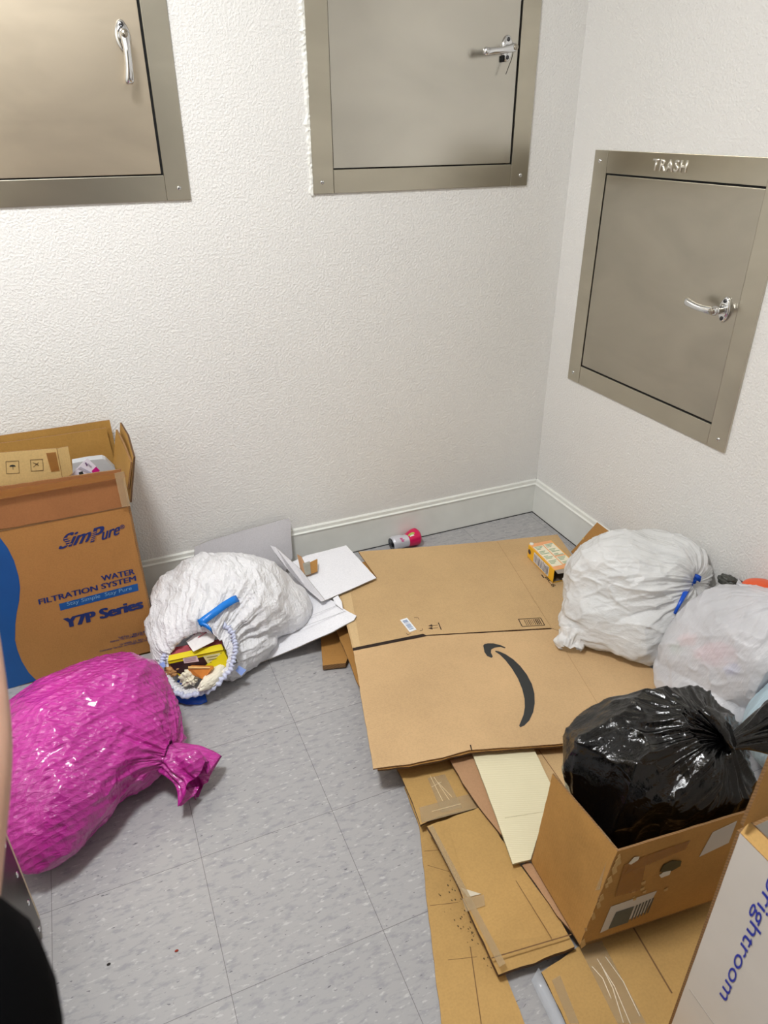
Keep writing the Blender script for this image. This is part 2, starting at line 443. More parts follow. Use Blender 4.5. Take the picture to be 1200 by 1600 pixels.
    if wire:
        bm = bmesh.new(); tube(bm, [W @ Vector(p) for p in ((pu + .008, pv - .012, .03), (pu + .002, pv - .028, .034), (pu - .006, pv - .045, .035), (pu - .014, pv - .066, .034))], .0011, 6)
        bx(bm, (pu - .017, pv - .034, .006), (pu - .010, pv - .018, .016), W)
        bmo('cable_tie', bm, M['black'], hd)
    if caulk:
        bm = bmesh.new(); rnd = random.Random(4); n = 110; L = []; Rr = []
        for i in range(n + 1):
            v = -.004 + i / n * (VH + .004); wd = .007 + abs(rnd.gauss(0, .0045)) + (.004 if rnd.random() < .15 else 0)
            L.append((-wd, v, 0.0)); Rr.append((.0015, v, 0.004 + rnd.uniform(0, .003)))
        mid = [(a[0] * .55, a[1], .004 + rnd.uniform(0, .004)) for a in L]
        rows = [[bm.verts.new(W @ Vector(p)) for p in col] for col in (L, mid, Rr)]
        for i in range(n):
            for a, c in ((0, 1), (1, 2)): bm.faces.new((rows[a][i], rows[c][i], rows[c][i + 1], rows[a][i + 1]))
        bmo('caulk', bm, M['caulk'], r)
    return r
Wb = lambda x, z: Matrix(((1, 0, 0, x), (0, 0, -1, 0), (0, 1, 0, z), (0, 0, 0, 1)))
Wr = lambda y, z: Matrix(((0, 0, -1, 0), (-1, 0, 0, y), (0, 1, 0, z), (0, 0, 0, 1)))
chute('stainless steel chute door with lever hanging straight down, above the tall brown printed box',
      Wb(-1.96, 1.2335), M['steelwarm'], M['steelframe'], -93, (.608, .368), (.001, .0065, .0035, .003))
chute('stainless steel chute door with ragged caulk down its left edge and a sideways handle',
      Wb(-.8895, 1.2345), M['steel'], M['steelframe'], 187, (.6135, .368), (.001, .0065, .0035, .003), wire=True, caulk=True)
chute('stainless steel chute door embossed TRASH, on the right wall',
      Wr(-.1275, .605), steel('stainless_door_right', (188, 182, 168), .28, .7), M['steelframe'], 176, (.620, .372), (.0055, .001, .0055, .0055), trash=True)

# ------------------------------------------------------------------ vector noise
def _hash(ix, iy, iz, seed):
    h = (ix * 374761393 + iy * 668265263 + iz * 2147483647 + seed * 974634777) & 0xffffffff
    h = ((h ^ (h >> 13)) * 1274126177) & 0xffffffff
    h = ((h ^ (h >> 16)) * 2246822519) & 0xffffffff
    return ((h ^ (h >> 15)) & 0xffffff) / float(0xffffff)
def vnoise(P, seed=0):
    P = np.asarray(P, float); I = np.floor(P).astype(np.int64); Fr = P - I; Fr = Fr * Fr * (3 - 2 * Fr); r = 0
    for a in (0, 1):
        for b in (0, 1):
            for c in (0, 1):
                wgt = (Fr[:, 0] if a else 1 - Fr[:, 0]) * (Fr[:, 1] if b else 1 - Fr[:, 1]) * (Fr[:, 2] if c else 1 - Fr[:, 2])
                r = r + wgt * _hash(I[:, 0] + a, I[:, 1] + b, I[:, 2] + c, seed)
    return r * 2 - 1
def worley(P, seed=0):
    P = np.asarray(P, float); I = np.floor(P).astype(np.int64); f1 = np.full(len(P), 9.); f2 = np.full(len(P), 9.)
    for a in (-1, 0, 1):
        for b in (-1, 0, 1):
            for c in (-1, 0, 1):
                J = I + np.array([a, b, c])
                q = np.stack([_hash(J[:, 0], J[:, 1], J[:, 2], seed + k) for k in (11, 23, 37)], 1) + J
                d = np.linalg.norm(q - P, axis=1)
                n1 = np.minimum(f1, d); f2 = np.minimum(f2, np.maximum(f1, d)); f1 = n1
    return f1, f2
def rotm(ax, deg):
    return np.array(Matrix.Rotation(math.radians(deg), 3, ax))
def fold(P, freq, R=None, seed=0, warp=.25, wf=6., sharp=3.):
    """thin creases: ridged noise, stretched by freq in the rotated frame"""
    Q = P if R is None else P @ np.array(R)
    W_ = np.stack([vnoise(P * wf, seed + k) for k in (1, 2, 3)], 1) * warp / np.maximum(1, 1)
    n = vnoise((Q + W_ * .06) * np.array(freq), seed)
    return np.power(np.clip(1 - np.abs(n), 0, 1), sharp)

def bag_mesh(name, c, axis, lobes, mat, parent=None, nphi=300, nth=170, knot=None, knot_r=.012, mouth=None,
             pleat=(.006, 14, .9), folds=(), facets=(), floor=0.0, xmax=None, ymax=None, pexp=9, blend=.35, poly=None, dents=(), mats=None, up=(0, 0, 1), minb=None, zcap=None):
    c = np.array(c, float); ax = np.array(axis, float); ax /= np.linalg.norm(ax)
    u = np.cross(ax, up); u /= np.linalg.norm(u); v = np.cross(u, ax)
    tt = np.linspace(0, 1, nth)
    th = (tt ** 1.25) * math.pi * .9995 + .0005
    ph = np.arange(nphi) / nphi * 2 * math.pi
    TH, PH = np.meshgrid(th, ph, indexing='ij'); TH = TH.ravel(); PH = PH.ravel()
    rad = np.cos(PH)[:, None] * u + np.sin(PH)[:, None] * v
    d = np.cos(TH)[:, None] * ax + np.sin(TH)[:, None] * rad
    acc = np.zeros(len(d))
    for lb in lobes:
        o, r = np.array(lb[0], float), np.array(lb[1], float)
        R = np.eye(3)
        for axn, dg in (lb[2] if len(lb) > 2 else ()): R = R @ rotm(axn, dg)
        A = (R / r) @ R.T     # maps world to unit sphere space
        p = (c - o) @ A.T; q = d @ A.T
        a_ = (q * q).sum(1); b_ = q @ p; c_ = p @ p - 1
        disc = b_ * b_ - a_ * c_
        t = np.where(disc > 0, (-b_ + np.sqrt(np.maximum(disc, 0))) / a_, 0); t = np.maximum(t, 0)
        acc += t ** pexp
    r = np.maximum(acc, 1e-9) ** (1 / pexp)
    for (dirv, amt, width) in dents:
        dv = np.array(dirv, float); dv /= np.linalg.norm(dv); r = r * (1 - amt * np.exp(-((1 - d @ dv) / width)))
    if poly:
        cnt, mx_, sd_ = poly; rg = np.random.RandomState(sd_); N_ = rg.normal(size=(cnt, 3)); N_ /= np.linalg.norm(N_, axis=1)[:, None]
        hh = []
        for q in N_:
            k_ = np.argmax(d @ q); hh.append(r[k_] * rg.uniform(.93, 1.03))
        rp_ = np.full(len(d), 9.)
        for q, h_ in zip(N_, hh):
            dn = d @ q; rp_ = np.where(dn > .25, np.minimum(rp_, h_ / np.maximum(dn, .25)), rp_)
        rp_ = np.minimum(rp_, r * 1.10)
        r = r * (1 - mx_) + rp_ * mx_
    P = c + d * r[:, None]
    disp = np.zeros(len(d))
    pa, pn, pw = pleat
    ring = np.stack([np.cos(PH) * pn / 6.28 * 1.6, np.sin(PH) * pn / 6.28 * 1.6, TH * 1.1], 1)
    wpl = np.exp(-(TH / pw) ** 2)
    disp += pa * wpl * (np.power(1 - np.abs(vnoise(ring, 5)), 2.2) - .5) * 2
    ring2 = ring * np.array([2.3, 2.3, 1.0])
    disp += pa * .45 * wpl * (np.power(1 - np.abs(vnoise(ring2, 9)), 2.) - .5) * 2
    for i, f in enumerate(folds):
        amp, fr = f[0], f[1]; R = np.eye(3)
        for axn, dg in (f[2] if len(f) > 2 else ()): R = R @ rotm(axn, dg)
        disp += amp * (fold(P, fr, R, 20 + i * 7, sharp=(f[3] if len(f) > 3 else 3.)) - .4)
    for i, (amp, sc) in enumerate(facets):
        Wp = P + np.stack([vnoise(P * 9, 70 + k) for k in (1, 2, 3)], 1) * .02
        f1, f2 = worley(Wp * np.asarray(sc), 50 + i)
        disp += amp * (np.clip(f2 - f1, 0, .6) - .25)
    P = P + d * disp[:, None]
    if knot is not None:
        K = np.array(knot, float)
        s = np.clip(1 - TH / blend, 0, 1); s = s * s * (3 - 2 * s)
        kr = knot_r * (1 + .35 * np.power(1 - np.abs(vnoise(ring2, 3)), 2))
        tgt = K + rad * kr[:, None]
        P = P * (1 - s)[:, None] + tgt * s[:, None]
    if mouth is not None:
        Mc, mu, mv, nrm = [np.array(x, float) for x in mouth]
        s = np.clip(1 - TH / blend, 0, 1); s = s * s * (3 - 2 * s)
        rf = 1 + .05 * vnoise(ring * 3, 77)
        # mouth frame follows the same azimuth as the body
        cu = rad @ (mu / np.linalg.norm(mu)); cv = rad @ (mv / np.linalg.norm(mv)); nn = np.sqrt(cu ** 2 + cv ** 2) + 1e-9
        tgt = Mc + (mu * (cu / nn)[:, None] + mv * (cv / nn)[:, None]) * rf[:, None]
        P = P * (1 - s)[:, None] + tgt * s[:, None]
    nz = vnoise(P * 30, 8) * .0015
    P[:, 2] = np.where(P[:, 2] < floor + .004, floor + .0015 + np.abs(nz), P[:, 2])
    if zcap is not None: P[:, 2] = np.minimum(P[:, 2], zcap)
    if xmax is not None: P[:, 0] = np.minimum(P[:, 0], xmax - np.abs(nz))
    if ymax is not None: P[:, 1] = np.minimum(P[:, 1], ymax - np.abs(nz))
    if minb is not None: P = minb(P)
    i, j = np.meshgrid(np.arange(nth - 1), np.arange(nphi), indexing='ij'); i = i.ravel(); j = j.ravel(); j2 = (j + 1) % nphi
    Fc = np.stack([i * nphi + j, (i + 1) * nphi + j, (i + 1) * nphi + j2, i * nphi + j2], 1)
    V = [tuple(x) for x in P]; Fl = Fc.tolist()
    Fl.append([(nth - 1) * nphi + k for k in range(nphi)][::-1])
    if knot is not None: Fl.append(list(range(nphi)))
    o = mob(name, V, Fl, mat, parent, smooth=True, mats=mats)
    rim = P[:nphi].copy()
    return o, P, rim
def surf(P, px, py, lift=.004):
    """the point of a bag's surface met when looking from the door, lifted a little off it"""
    D = P - np.array(CAM); z = D @ np.array(AF); x = 600 + FPX * (D @ np.array(AR)) / z; y = 800 - FPX * (D @ np.array(AU)) / z
    e = (x - px) ** 2 + (y - py) ** 2
    near = np.where(e < max(16.0, e.min() * 1.5))[0]; k = near[np.argmin(z[near])]
    p = CAM + ray(px, py) * float(z[k]); return p + (CAM - p).normalized() * lift
def tuft(name, K, d, length, r0, r1, mat, parent, seed=0, ruffle=6, bend=(0, 0, 0), n=96, m=26, droop=0.0, flat=1.0):
    """the gathered end of a bag beyond its knot: an open ruffled cone"""
    K = np.array(K, float); d = np.array(d, float); d /= np.linalg.norm(d)
    u = np.cross(d, (0, 0, 1)); u /= np.linalg.norm(u); v = np.cross(u, d); bend = np.array(bend, float)
    V = []; F = []
    for i in range(m):
        f = i / (m - 1)
        cpos = K + d * length * f + bend * f * f + np.array([0, 0, -droop * f * f])
        base = r0 + (r1 - r0) * f ** 1.2
        for k in range(n):
            a = 2 * math.pi * k / n
            q = np.array([[math.cos(a) * ruffle * .5 + seed, math.sin(a) * ruffle * .5, f * 1.5 + seed]])
            rr = base * (1 + (.75 * f + .15) * float(vnoise(q, seed)[0]) + .35 * f * float(vnoise(q * 2.3, seed + 5)[0]))
            edge = length * .10 * f * float(vnoise(q * 1.3 + 9, seed + 3)[0])
            V.append(cpos + (u * math.cos(a) * rr + v * math.sin(a) * rr * flat) + d * edge)
    for i in range(m - 1):
        for k in range(n): F.append([i * n + k, i * n + (k + 1) % n, (i + 1) * n + (k + 1) % n, (i + 1) * n + k])
    o = mob(name, V, F, mat, parent, smooth=True)
    return o

def plastic(name, rgb, rough=.3, alpha=1.0, trans=0.0, bumps=((60, (1, 1, 1), .3, .002),), var=.1, sub=0.0, spots=(), coat=0.0, pattern=None, grain=None):
    t = NT(name); c = lin(rgb)
    n = t.noise(t.mapping(), 5, 3)
    col = t.ramp(n, [(0.3, tuple(x * (1 - var) for x in c)), (0.7, tuple(min(1, x * (1 + var * .5)) for x in c))])
    nb = None
    for (sc, st, strg, dist) in bumps:
        nb = t.bump(t.noise(t.mapping(scale=st), sc, 4, .6, .4), strg, dist, nb)
    if pattern: 
        vo = t.new('TexVoronoi'); vo.inputs['Scale'].default_value = pattern[0]; vo.inputs['Randomness'].default_value = pattern[3] if len(pattern) > 3 else .15
        t.link(t.mapping(scale=pattern[4] if len(pattern) > 4 else (1, 1, 1), rot=(.5, .3, .6)), vo.inputs['Vector'])
        nb = t.bump(vo.outputs['Distance'], pattern[1], pattern[2], nb)
    t.set(Base_Color=col, Roughness=rough, Normal=nb)
    t.b.inputs['Coat Weight'].default_value = coat; t.b.inputs['Coat Roughness'].default_value = .12
    if sub > 0:
        t.b.inputs['Subsurface Weight'].default_value = sub; t.b.inputs['Subsurface Radius'].default_value = (.02, .02, .02)
        t.b.inputs['Subsurface Scale'].default_value = .5
    if alpha < 1 or trans > 0:
        out = t.n['Material Output']; mx = t.new('MixShader'); tr = t.new('BsdfTransparent'); tr.inputs[0].default_value = (*tuple(min(1, .5 + x * .5) for x in c), 1)
        if trans > 0:
            tl_ = t.new('BsdfTranslucent'); t.link(col, tl_.inputs[0]); m2 = t.new('MixShader'); m2.inputs[0].default_value = trans
            if nb is not None: t.link(nb, tl_.inputs['Normal'])
            t.link(t.b.outputs[0], m2.inputs[1]); t.link(tl_.outputs[0], m2.inputs[2]); body = m2.outputs[0]
        else: body = t.b.outputs[0]
        if alpha < 1:
            af = t.ramp(t.noise(t.mapping(), 7, 4), [(0.3, (alpha - .12,) * 3), (0.7, (min(1, alpha + .1),) * 3)])
            t.link(af, mx.inputs[0]); t.link(tr.outputs[0], mx.inputs[1]); t.link(body, mx.inputs[2]); t.link(mx.outputs[0], out.inputs[0])
        else: t.link(body, out.inputs[0])
    return t.m

# ------------------------------------------------------------------ flattened cardboard on the floor
K1 = kraft('kraft_light', (201, 168, 122), (1, 0), 0)
K1b = kraft('kraft_light_lower', (204, 170, 126), (0, 1), .4)
K2 = kraft('kraft_worn_yellow', (188, 151, 92), (0, 1), .8, .16)
K3 = kraft('kraft_pinkish', (180, 140, 104), (1, 0), 1.1)
K4 = kraft('kraft_brown', (170, 124, 66), (1, 0), 1.7, .16)
KE = flute_edge('corrugated_edge', (150, 112, 70)); KED = flute_edge('corrugated_edge_dark', (96, 68, 42)); KW = flute_edge('corrugated_edge_white', (170, 165, 155))
INK = plain('dark_grey_ink', (44, 46, 46), .6, var=.03)
INKB = plain('brown_black_ink', (60, 42, 26), .7)
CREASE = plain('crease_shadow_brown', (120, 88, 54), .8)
def tape(name, a=.35, rgb=(205, 180, 140)):
    t = NT(name); t.set(Base_Color=lin(rgb), Roughness=.16, Normal=t.bump(t.noise(t.mapping(scale=(1, 5, 1)), 26, 4, .6, 1.0), .8, .004))
    t.b.inputs['Alpha'].default_value = a; return t.m
TP = tape('clear_tape'); TPB = tape('brown_tape', .55, (176, 120, 62))

def board(name, label, pix, z, mat, th=.004, edge=KE, seed=0, jit=.0012, extra=None, group=None):
    pts = [at(p[0], p[1], p[2] if len(p) > 2 else z) if len(p) < 4 else Vector(p[1:]) for p in pix]
    r = thing(name, label, 'flattened cardboard', tuple(pts[0]), group)
    prism('panel', pts, th, mat, r, edge, jit, seed)
    return r
def line_on(parent, a, b, z, wdt, mat, name='crease'):
    A, B = at(a[0], a[1], z), at(b[0], b[1], z); d = (B - A).normalized(); s = Vector((-d.y, d.x, 0)) * wdt / 2
    return decal(name, [A - s, B - s, B + s, A + s], mat, parent, .0004, .0003)
def poly_on(name, pix, z, mat, parent, off=.0005): return decal(name, [at(x, y, z) for x, y in pix], mat, parent, off, .0003)

# strip lying on the floor
def raw(*p): return (0, *p)
r = board('cardboard_sheet', 'long worn tan cardboard strip flat on the floor tiles, lowest of the pile',
          [raw(-1.075, -1.07, .0055), raw(-1.089, -1.183, .0055), raw(-1.150, -1.345, .0055), raw(-1.228, -1.565, .0055), raw(-1.262, -1.66, .0055), raw(-1.10, -1.70, .0055), raw(-1.078, -1.535, .0055), raw(-.95, -1.10, .0055)], 0, K2, seed=1)
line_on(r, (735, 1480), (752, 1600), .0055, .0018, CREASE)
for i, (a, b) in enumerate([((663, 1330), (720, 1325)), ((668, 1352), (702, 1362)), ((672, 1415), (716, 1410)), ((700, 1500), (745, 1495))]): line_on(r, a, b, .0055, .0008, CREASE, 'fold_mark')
SC = plain('dirt_scuff', (84, 66, 40), .9)
rnd = random.Random(9)
for i in range(60):
    f = rnd.random(); x = 700 + f * 75 + rnd.gauss(0, 9); y = 1385 + f * 140 + rnd.gauss(0, 14); a = rnd.uniform(0, 3); l = rnd.uniform(.5, 1.7)
    if x < 664 or x > 772: continue
    poly_on('scuff_mark', [(x - l, y - 1), (x, y - l * rnd.uniform(.5, 1.6)), (x + l, y + .6), (x, y + l)], .0055, SC, r)
adopt(r)

# taped carton at the bottom, extending right under the open box
r = board('flattened_box', 'taped flattened brown carton in front of the open box with the black bag',
          [(846, 1519), (905, 1478), raw(-.75, -1.40, .018), raw(-.30, -1.45, .018), raw(-.30, -1.96, .018), raw(-1.02, -1.96, .018), (885, 1600)], .018, K2, .010, KED, 2)
poly_on('tape', [(905, 1480), (940, 1470), (1010, 1600), (965, 1600)], .018, TP, r, .0008)
poly_on('tape', [(862, 1532), (875, 1524), (905, 1600), (890, 1600)], .018, TP, r, .0009)
line_on(r, (990, 1450), (1050, 1552), .018, .003, CREASE)
for a, b in [((933, 1498), (985, 1600)), ((938, 1505), (974, 1598)), ((946, 1495), (1000, 1588)), ((925, 1510), (955, 1560))]:
    A, B = at(*a, .0195), at(*b, .0195); bm = bmesh.new(); m_ = A.lerp(B, .5) + Vector((.006, .004, .001)); tube(bm, [A, A.lerp(m_, .6) , m_, m_.lerp(B, .6), B], .0009, 6)
    bmo('tape_wrinkle', bm, plain('shiny_tape_fold', (235, 225, 205), .12), r, True)
adopt(r)
# clear film between the strip and the carton
cf = thing('plastic_film', 'narrow strip of clear plastic film on the floor beside the taped flattened carton', 'plastic film', tuple(at(845, 1560, .0)))
glassy = NT('clear_film'); glassy.set(Base_Color=(.8, .84, .9), Roughness=.08, Normal=glassy.bump(glassy.noise(glassy.mapping(scale=(6, 1, 1)), 12, 3), .9, .006)); glassy.b.inputs['Alpha'].default_value = .32
pts = [at(836, 1522, .010), at(848, 1548, .012), at(860, 1572, .013), at(874, 1602, .012), at(890, 1640, .010)]
ribbon('film', pts, Vector((.022, .010, .010)), glassy.m, cf, .0005); adopt(cf)

# taped panel A and long box B
r = board('cardboard_flap_sheet', 'small square of taped worn cardboard below the near left corner of the big arrow box',
          [(621, 1203), (640, 1243), (657, 1289), (700, 1272), (750, 1262), (712, 1190), raw(-.92, -.95, .035), raw(-1.06, -.93, .035)], .035, K2, .006, KED, 3, .0022)
poly_on('tape', [(655, 1262), (742, 1238), (748, 1262), (659, 1286)], .035, TP, r)
poly_on('tape', [(668, 1216), (695, 1210), (722, 1262), (690, 1270)], .035, TP, r, .0009)
for a, b in [((672, 1212), (692, 1252)), ((678, 1214), (702, 1250)), ((684, 1222), (706, 1245)), ((674, 1230), (690, 1222)), ((675, 1268), (720, 1256))]:
    line_on(r, a, b, .0362, .0012, plain('tape_glint', (232, 214, 176), .15), 'tape_wrinkle')  # pale lines paint the glints on the wrinkled tape
adopt(r)
r = board('flattened_box', 'long worn flattened tan box lying diagonally over the floor strip, left of the open box',
          [(667, 1291), (700, 1350), (740, 1440), (770, 1505, .044), (779, 1523, .030), (835, 1505, .030), (898, 1479, .034), (868, 1425), (800, 1335), (752, 1260), (712, 1274)], .048, K2, .010, KED, 4, .002)
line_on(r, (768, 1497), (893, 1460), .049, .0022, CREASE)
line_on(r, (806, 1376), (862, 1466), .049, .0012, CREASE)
poly_on('torn_label', [(720, 1387), (752, 1397), (731, 1402)], .049, plain('torn_paper', (214, 204, 182), .7), r)
poly_on('tape', [(722, 1404), (756, 1398), (758, 1415), (728, 1425)], .049, TP, r)
poly_on('tape', [(669, 1293), (676, 1290), (790, 1506), (780, 1512)], .0485, TP, r, .002)
adopt(r)
r = board('cardboard_sheet', 'narrow pinkish brown cardboard wedge showing along the left side of the cream sheet',
          [(703, 1188), (738, 1178), (772, 1245), (786, 1306), (782, 1303), (750, 1263), (722, 1222)], .055, K3, .006, KED, 5)
adopt(r)
r = board('cardboard_sheet', 'brown cardboard sheet under the black bag, right of the cream sheet',
          [(826, 1160), (911, 1150), raw(-.42, -1.10, .050), raw(-.42, -1.36, .050), raw(-.86, -1.36, .050), (858, 1225)], .050, K1, .006, KE, 6)
line_on(r, (842, 1172), (886, 1235), .050, .0018, CREASE)
adopt(r)
r = board('cardboard_sheet', 'thin pinkish cardboard edge poking out along the left foot of the open box',
          [(816, 1352), (824, 1346), (850, 1360), (905, 1470), (870, 1430)], .052, K3, .004, KED, 7)
adopt(r)
cream = NT('cream_corrugated'); wv = cream.new('TexWave', wave_type='BANDS', bands_direction='Y'); wv.inputs['Scale'].default_value = 60; cream.link(cream.mapping(rot=(0, 0, .45)), wv.inputs['Vector'])
cream.set(Base_Color=cream.ramp(wv.outputs['Fac'], [(0, lin((222, 212, 176))), (1, lin((230, 221, 188)))]), Roughness=.7, Normal=cream.bump(wv.outputs['Fac'], .3, .001))
r = board('cardboard_sheet', 'cream coloured ribbed cardboard sheet wedged between the big brown sheet and the open box',
          [(736, 1172), (770, 1262), (801, 1350), (829, 1343), (846, 1290), (862, 1228), (832, 1165)], .064, cream.m, .005, flute_edge('cream_edge', (190, 178, 140)), 8, .0006)
line_on(r, (789, 1278), (852, 1268), .064, .0012, plain('cream_crease', (198, 186, 150), .8)); adopt(r)

# small pieces under the left side
r = board('flattened_box', 'small tan flattened box end showing on the floor beneath the white cardboard corner',
          [(504, 1040), (540, 1036), (560, 990), (540, 960), (500, 985)], .022, K4, .016, KE, 10)
adopt(r)
r = board('cardboard_sheet', 'thin brown cardboard edge sticking out under the left side of the big sheet',
          [(524, 983), (541, 1022), (556, 1062), (575, 1100), (600, 1090), (560, 960)], .046, K4, .005, KE, 11, .002)
adopt(r)

# the big sheet printed with the curved arrow
ZA = .086
big = thing('flattened_box', 'large flattened light brown box printed with a black curved arrow, topmost in the pile', 'flattened cardboard', tuple(at(700, 1000, ZA)))
def bp(pix, z=ZA): return [at(p[0], p[1], p[2] if len(p) > 2 else z) for p in pix]
prism('upper_panel', bp([(560, 862), (586, 860), (680, 853), (777, 845), (861, 981), (668, 992), (551, 1014), (541, 975), (530, 930), (552, 921), (589, 903)]), .004, K1, big, KE, .0008, 21)
prism('upper_right_panel', bp([(775, 845), (871, 835), (897, 872), (960, 960), (985, 1020), (860, 981)], ZA - .0006), .004, K1, big, KE, .0008, 22)
prism('lower_panel', bp([(552, 1017), (669, 993.5), (862, 983), (884, 1017), (975, 1153), (905, 1160), (810, 1167), (733, 1172), (690, 1184), (640, 1194), (583, 1201), (566, 1100)]), .004, K1b, big, KE, .0012, 23)
prism('lower_right_panel', bp([(860, 981.5), (985, 1021), (1020, 1045), (1060, 1090), (974, 1152), (882, 1017)], ZA - .0006), .004, K1b, big, KE, .0008, 24)
prism('under_layer', bp([(556, 1020), (580, 1100), (590, 1203), (640, 1198), (690, 1188), (735, 1176), (905, 1164), (1000, 1150), (985, 1030), (900, 880), (868, 845), (600, 868), (560, 880), (545, 940)], ZA - .0055), .005, K4, big, KED, .002, 25)
CL = plain('crease_light', (176, 142, 98), .8); DK = plain('slit_black', (40, 26, 16), .9)
line_on(big, (777, 846), (861, 980), ZA, .0012, CL); line_on(big, (884, 1017), (934, 1100), ZA, .0010, CL)
line_on(big, (668, 992.8), (862, 982.5), ZA, .0022, DK, 'slit'); line_on(big, (934, 1100), (965, 1140), ZA, .0018, CL)
poly_on('slit', [(551, 1012.5), (640, 994.5), (661, 990.5), (668, 993.5), (640, 999), (552, 1017)], ZA, DK, big)
line_on(big, (735, 1164), (737, 1172), ZA, .003, DK, 'slit')
HA = kraft('kraft_tape_band', (210, 180, 134), (1, 0), 2.2, .05)
poly_on('paper_tape', [(533, 929), (548, 926), (563, 1010), (553, 1012.5)], ZA, HA, big)
# curved arrow
TH_ = [(755, 1009), (757, 1019), (761, 1025), (768, 1028), (770, 1026), (767, 1020), (767.5, 1015), (773, 1012), (782, 1011), (789, 1013), (790, 1012), (783, 1008.5), (771, 1005.5), (762, 1005.5), (757, 1006.5)]
poly_on('printed_arrow_head', TH_, ZA, INK, big, .0007)
outer = [(773.5, 1017), (780, 1018), (790, 1022.5), (802, 1030.5), (813, 1041), (823, 1054), (831, 1069), (835, 1084), (835.5, 1099), (833, 1113), (827, 1126), (819, 1134), (813, 1136.5)]
inner = [(811, 1134), (814, 1127), (818, 1117), (820, 1105), (819.5, 1092), (816, 1077), (809, 1060), (800, 1045), (790, 1032), (781, 1023), (774, 1018.5)]
poly_on('printed_arrow_curve', outer + inner, ZA, INK, big, .0007)
# label, arrows, stripes
lab = poly_on('shipping_label', [(625, 969), (636, 965.5), (651, 984), (640, 988)], ZA, plain('label_white', (236, 238, 240), .5, var=.01), big, .0008)
BLU = plain('label_blue_ink', (120, 142, 178), .6)
def bil(q, a, b): 
    (x0, y0), (x1, y1), (x2, y2), (x3, y3) = q
    return ((x0 * (1 - a) + x1 * a) * (1 - b) + (x3 * (1 - a) + x2 * a) * b, (y0 * (1 - a) + y1 * a) * (1 - b) + (y3 * (1 - a) + y2 * a) * b)
def bars(q, z, mat, parent, name, rng, n, along=1, seed=0, a0=.1, a1=.9, fill=.5, off=.0012):
    rd = random.Random(seed)
    for i in range(n):
        s = rng[0] + (rng[1] - rng[0]) * i / n; e = s + (rng[1] - rng[0]) / n * fill * rd.uniform(.5, 1.4)
        c4 = [(a0, s), (a1, s), (a1, e), (a0, e)] if along else [(s, a0), (e, a0), (e, a1), (s, a1)]
        poly_on(name, [bil(q, *c) for c in c4], z, mat, parent, off)
bars([(625, 969), (636, 965.5), (651, 984), (640, 988)], ZA, BLU, big, 'label_print', (.12, .9), 9, 1, 2, .2, .8)
for a, b in [((647, 965), (653, 965)), ((653, 965), (655, 968)), ((635, 989), (637, 992)), ((637, 992), (642, 990)), ((656, 986), (660, 985)), ((660, 985), (660, 982))]: line_on(big, a, b, ZA, .0014, INKB, 'corner_mark')
line_on(big, (685, 973), (689.5, 984), ZA, .003, INKB, 'arrow_bar')
for y in (977.5, 981.5):
    line_on(big, (672, y + .4), (684, y - .6), ZA, .0016, INKB, 'arrow_shaft'); poly_on('arrow_tip', [(669, y + .5), (675, y - 1.9), (676, y + 2.1)], ZA, INKB, big)
Q = [(810, 967.5), (844.5, 965.5), (851, 977), (816, 979)]
for a, b in zip(Q, Q[1:] + Q[:1]): line_on(big, a, b, ZA, .0028, INKB, 'stripe_box')
bars(Q, ZA, INKB, big, 'stripe', (.22, .95), 9, 0, 4, .12, .88, .45, .0006)
text_quad('printed_letters', 'BC6', at(851, 902, ZA + .0005), at(863, 917, ZA + .0005), at(857, 901, ZA + .0005), INKB, big, .01)
line_on(big, (846, 898), (850, 903), ZA, .004, INKB, 'printed_mark')
adopt(big)

# ------------------------------------------------------------------ white cardboard
WC = kraft('white_cardboard', (238, 238, 243), (1, 0), 2.5, .03, .96); WCG = kraft('white_cardboard_shaded', (214, 212, 216), (0, 1), 2.9, .03, .95)  # greyer copy puts shading into the colour of the upright panels
wcb = thing('opened_box', 'opened white cardboard box lying spread out behind and under the white drawstring bag', 'cardboard box', tuple(at(500, 960, .05)))
V3 = Vector
prism('back_panel', [aty(304, 854, -.03), aty(325, 845, -.03), aty(380, 828, -.03), aty(444, 811, -.03), aty(451, 810, -.03), aty(454, 816, -.03), aty(457, 872, -.05), aty(440, 905, -.06), aty(320, 925, -.06), aty(303, 890, -.04)], .003, WCG, wcb, KW, .0008, 31)
prism('floor_panel', [at(455, 893, .052), at(500, 930, .075), at(526, 941, .094), at(535, 950, .096), at(557, 962, .094), at(553, 969, .092), at(520, 987, .085), at(470, 1009, .05), at(405, 1036, .010), at(345, 1050, .005), at(360, 960, .006)], .003, WC, wcb, KW, .0010, 32)
prism('side_flap', [at(541, 852, .105), at(588, 903, .098), at(545, 922, .098), at(505, 939, .098), at(492, 925, .10), at(452, 880, .11), at(478, 868, .105)], .003, WC, wcb, KW, .0008, 33)
prism('standing_flap', [at(422, 852, .165), at(431, 855, .16), at(468, 888, .13), at(508, 938, .102), at(502, 940, .098), at(470, 912, .10), at(440, 880, .12)], .003, WCG, wcb, KW, .0006, 34)
def crw(a, b, za, zb): 
    A, B = at(*a, za), at(*b, zb); d = (B - A).normalized(); s = Vector((-d.y, d.x, 0)) * .0008
    decal('crease', [A - s, B - s, B + s, A + s], plain('white_crease', (182, 182, 188), .8), wcb, .0012, .0003)
crw((540, 955), (462, 984), .0965, .068); crw((527, 946), (455, 975), .096, .06)
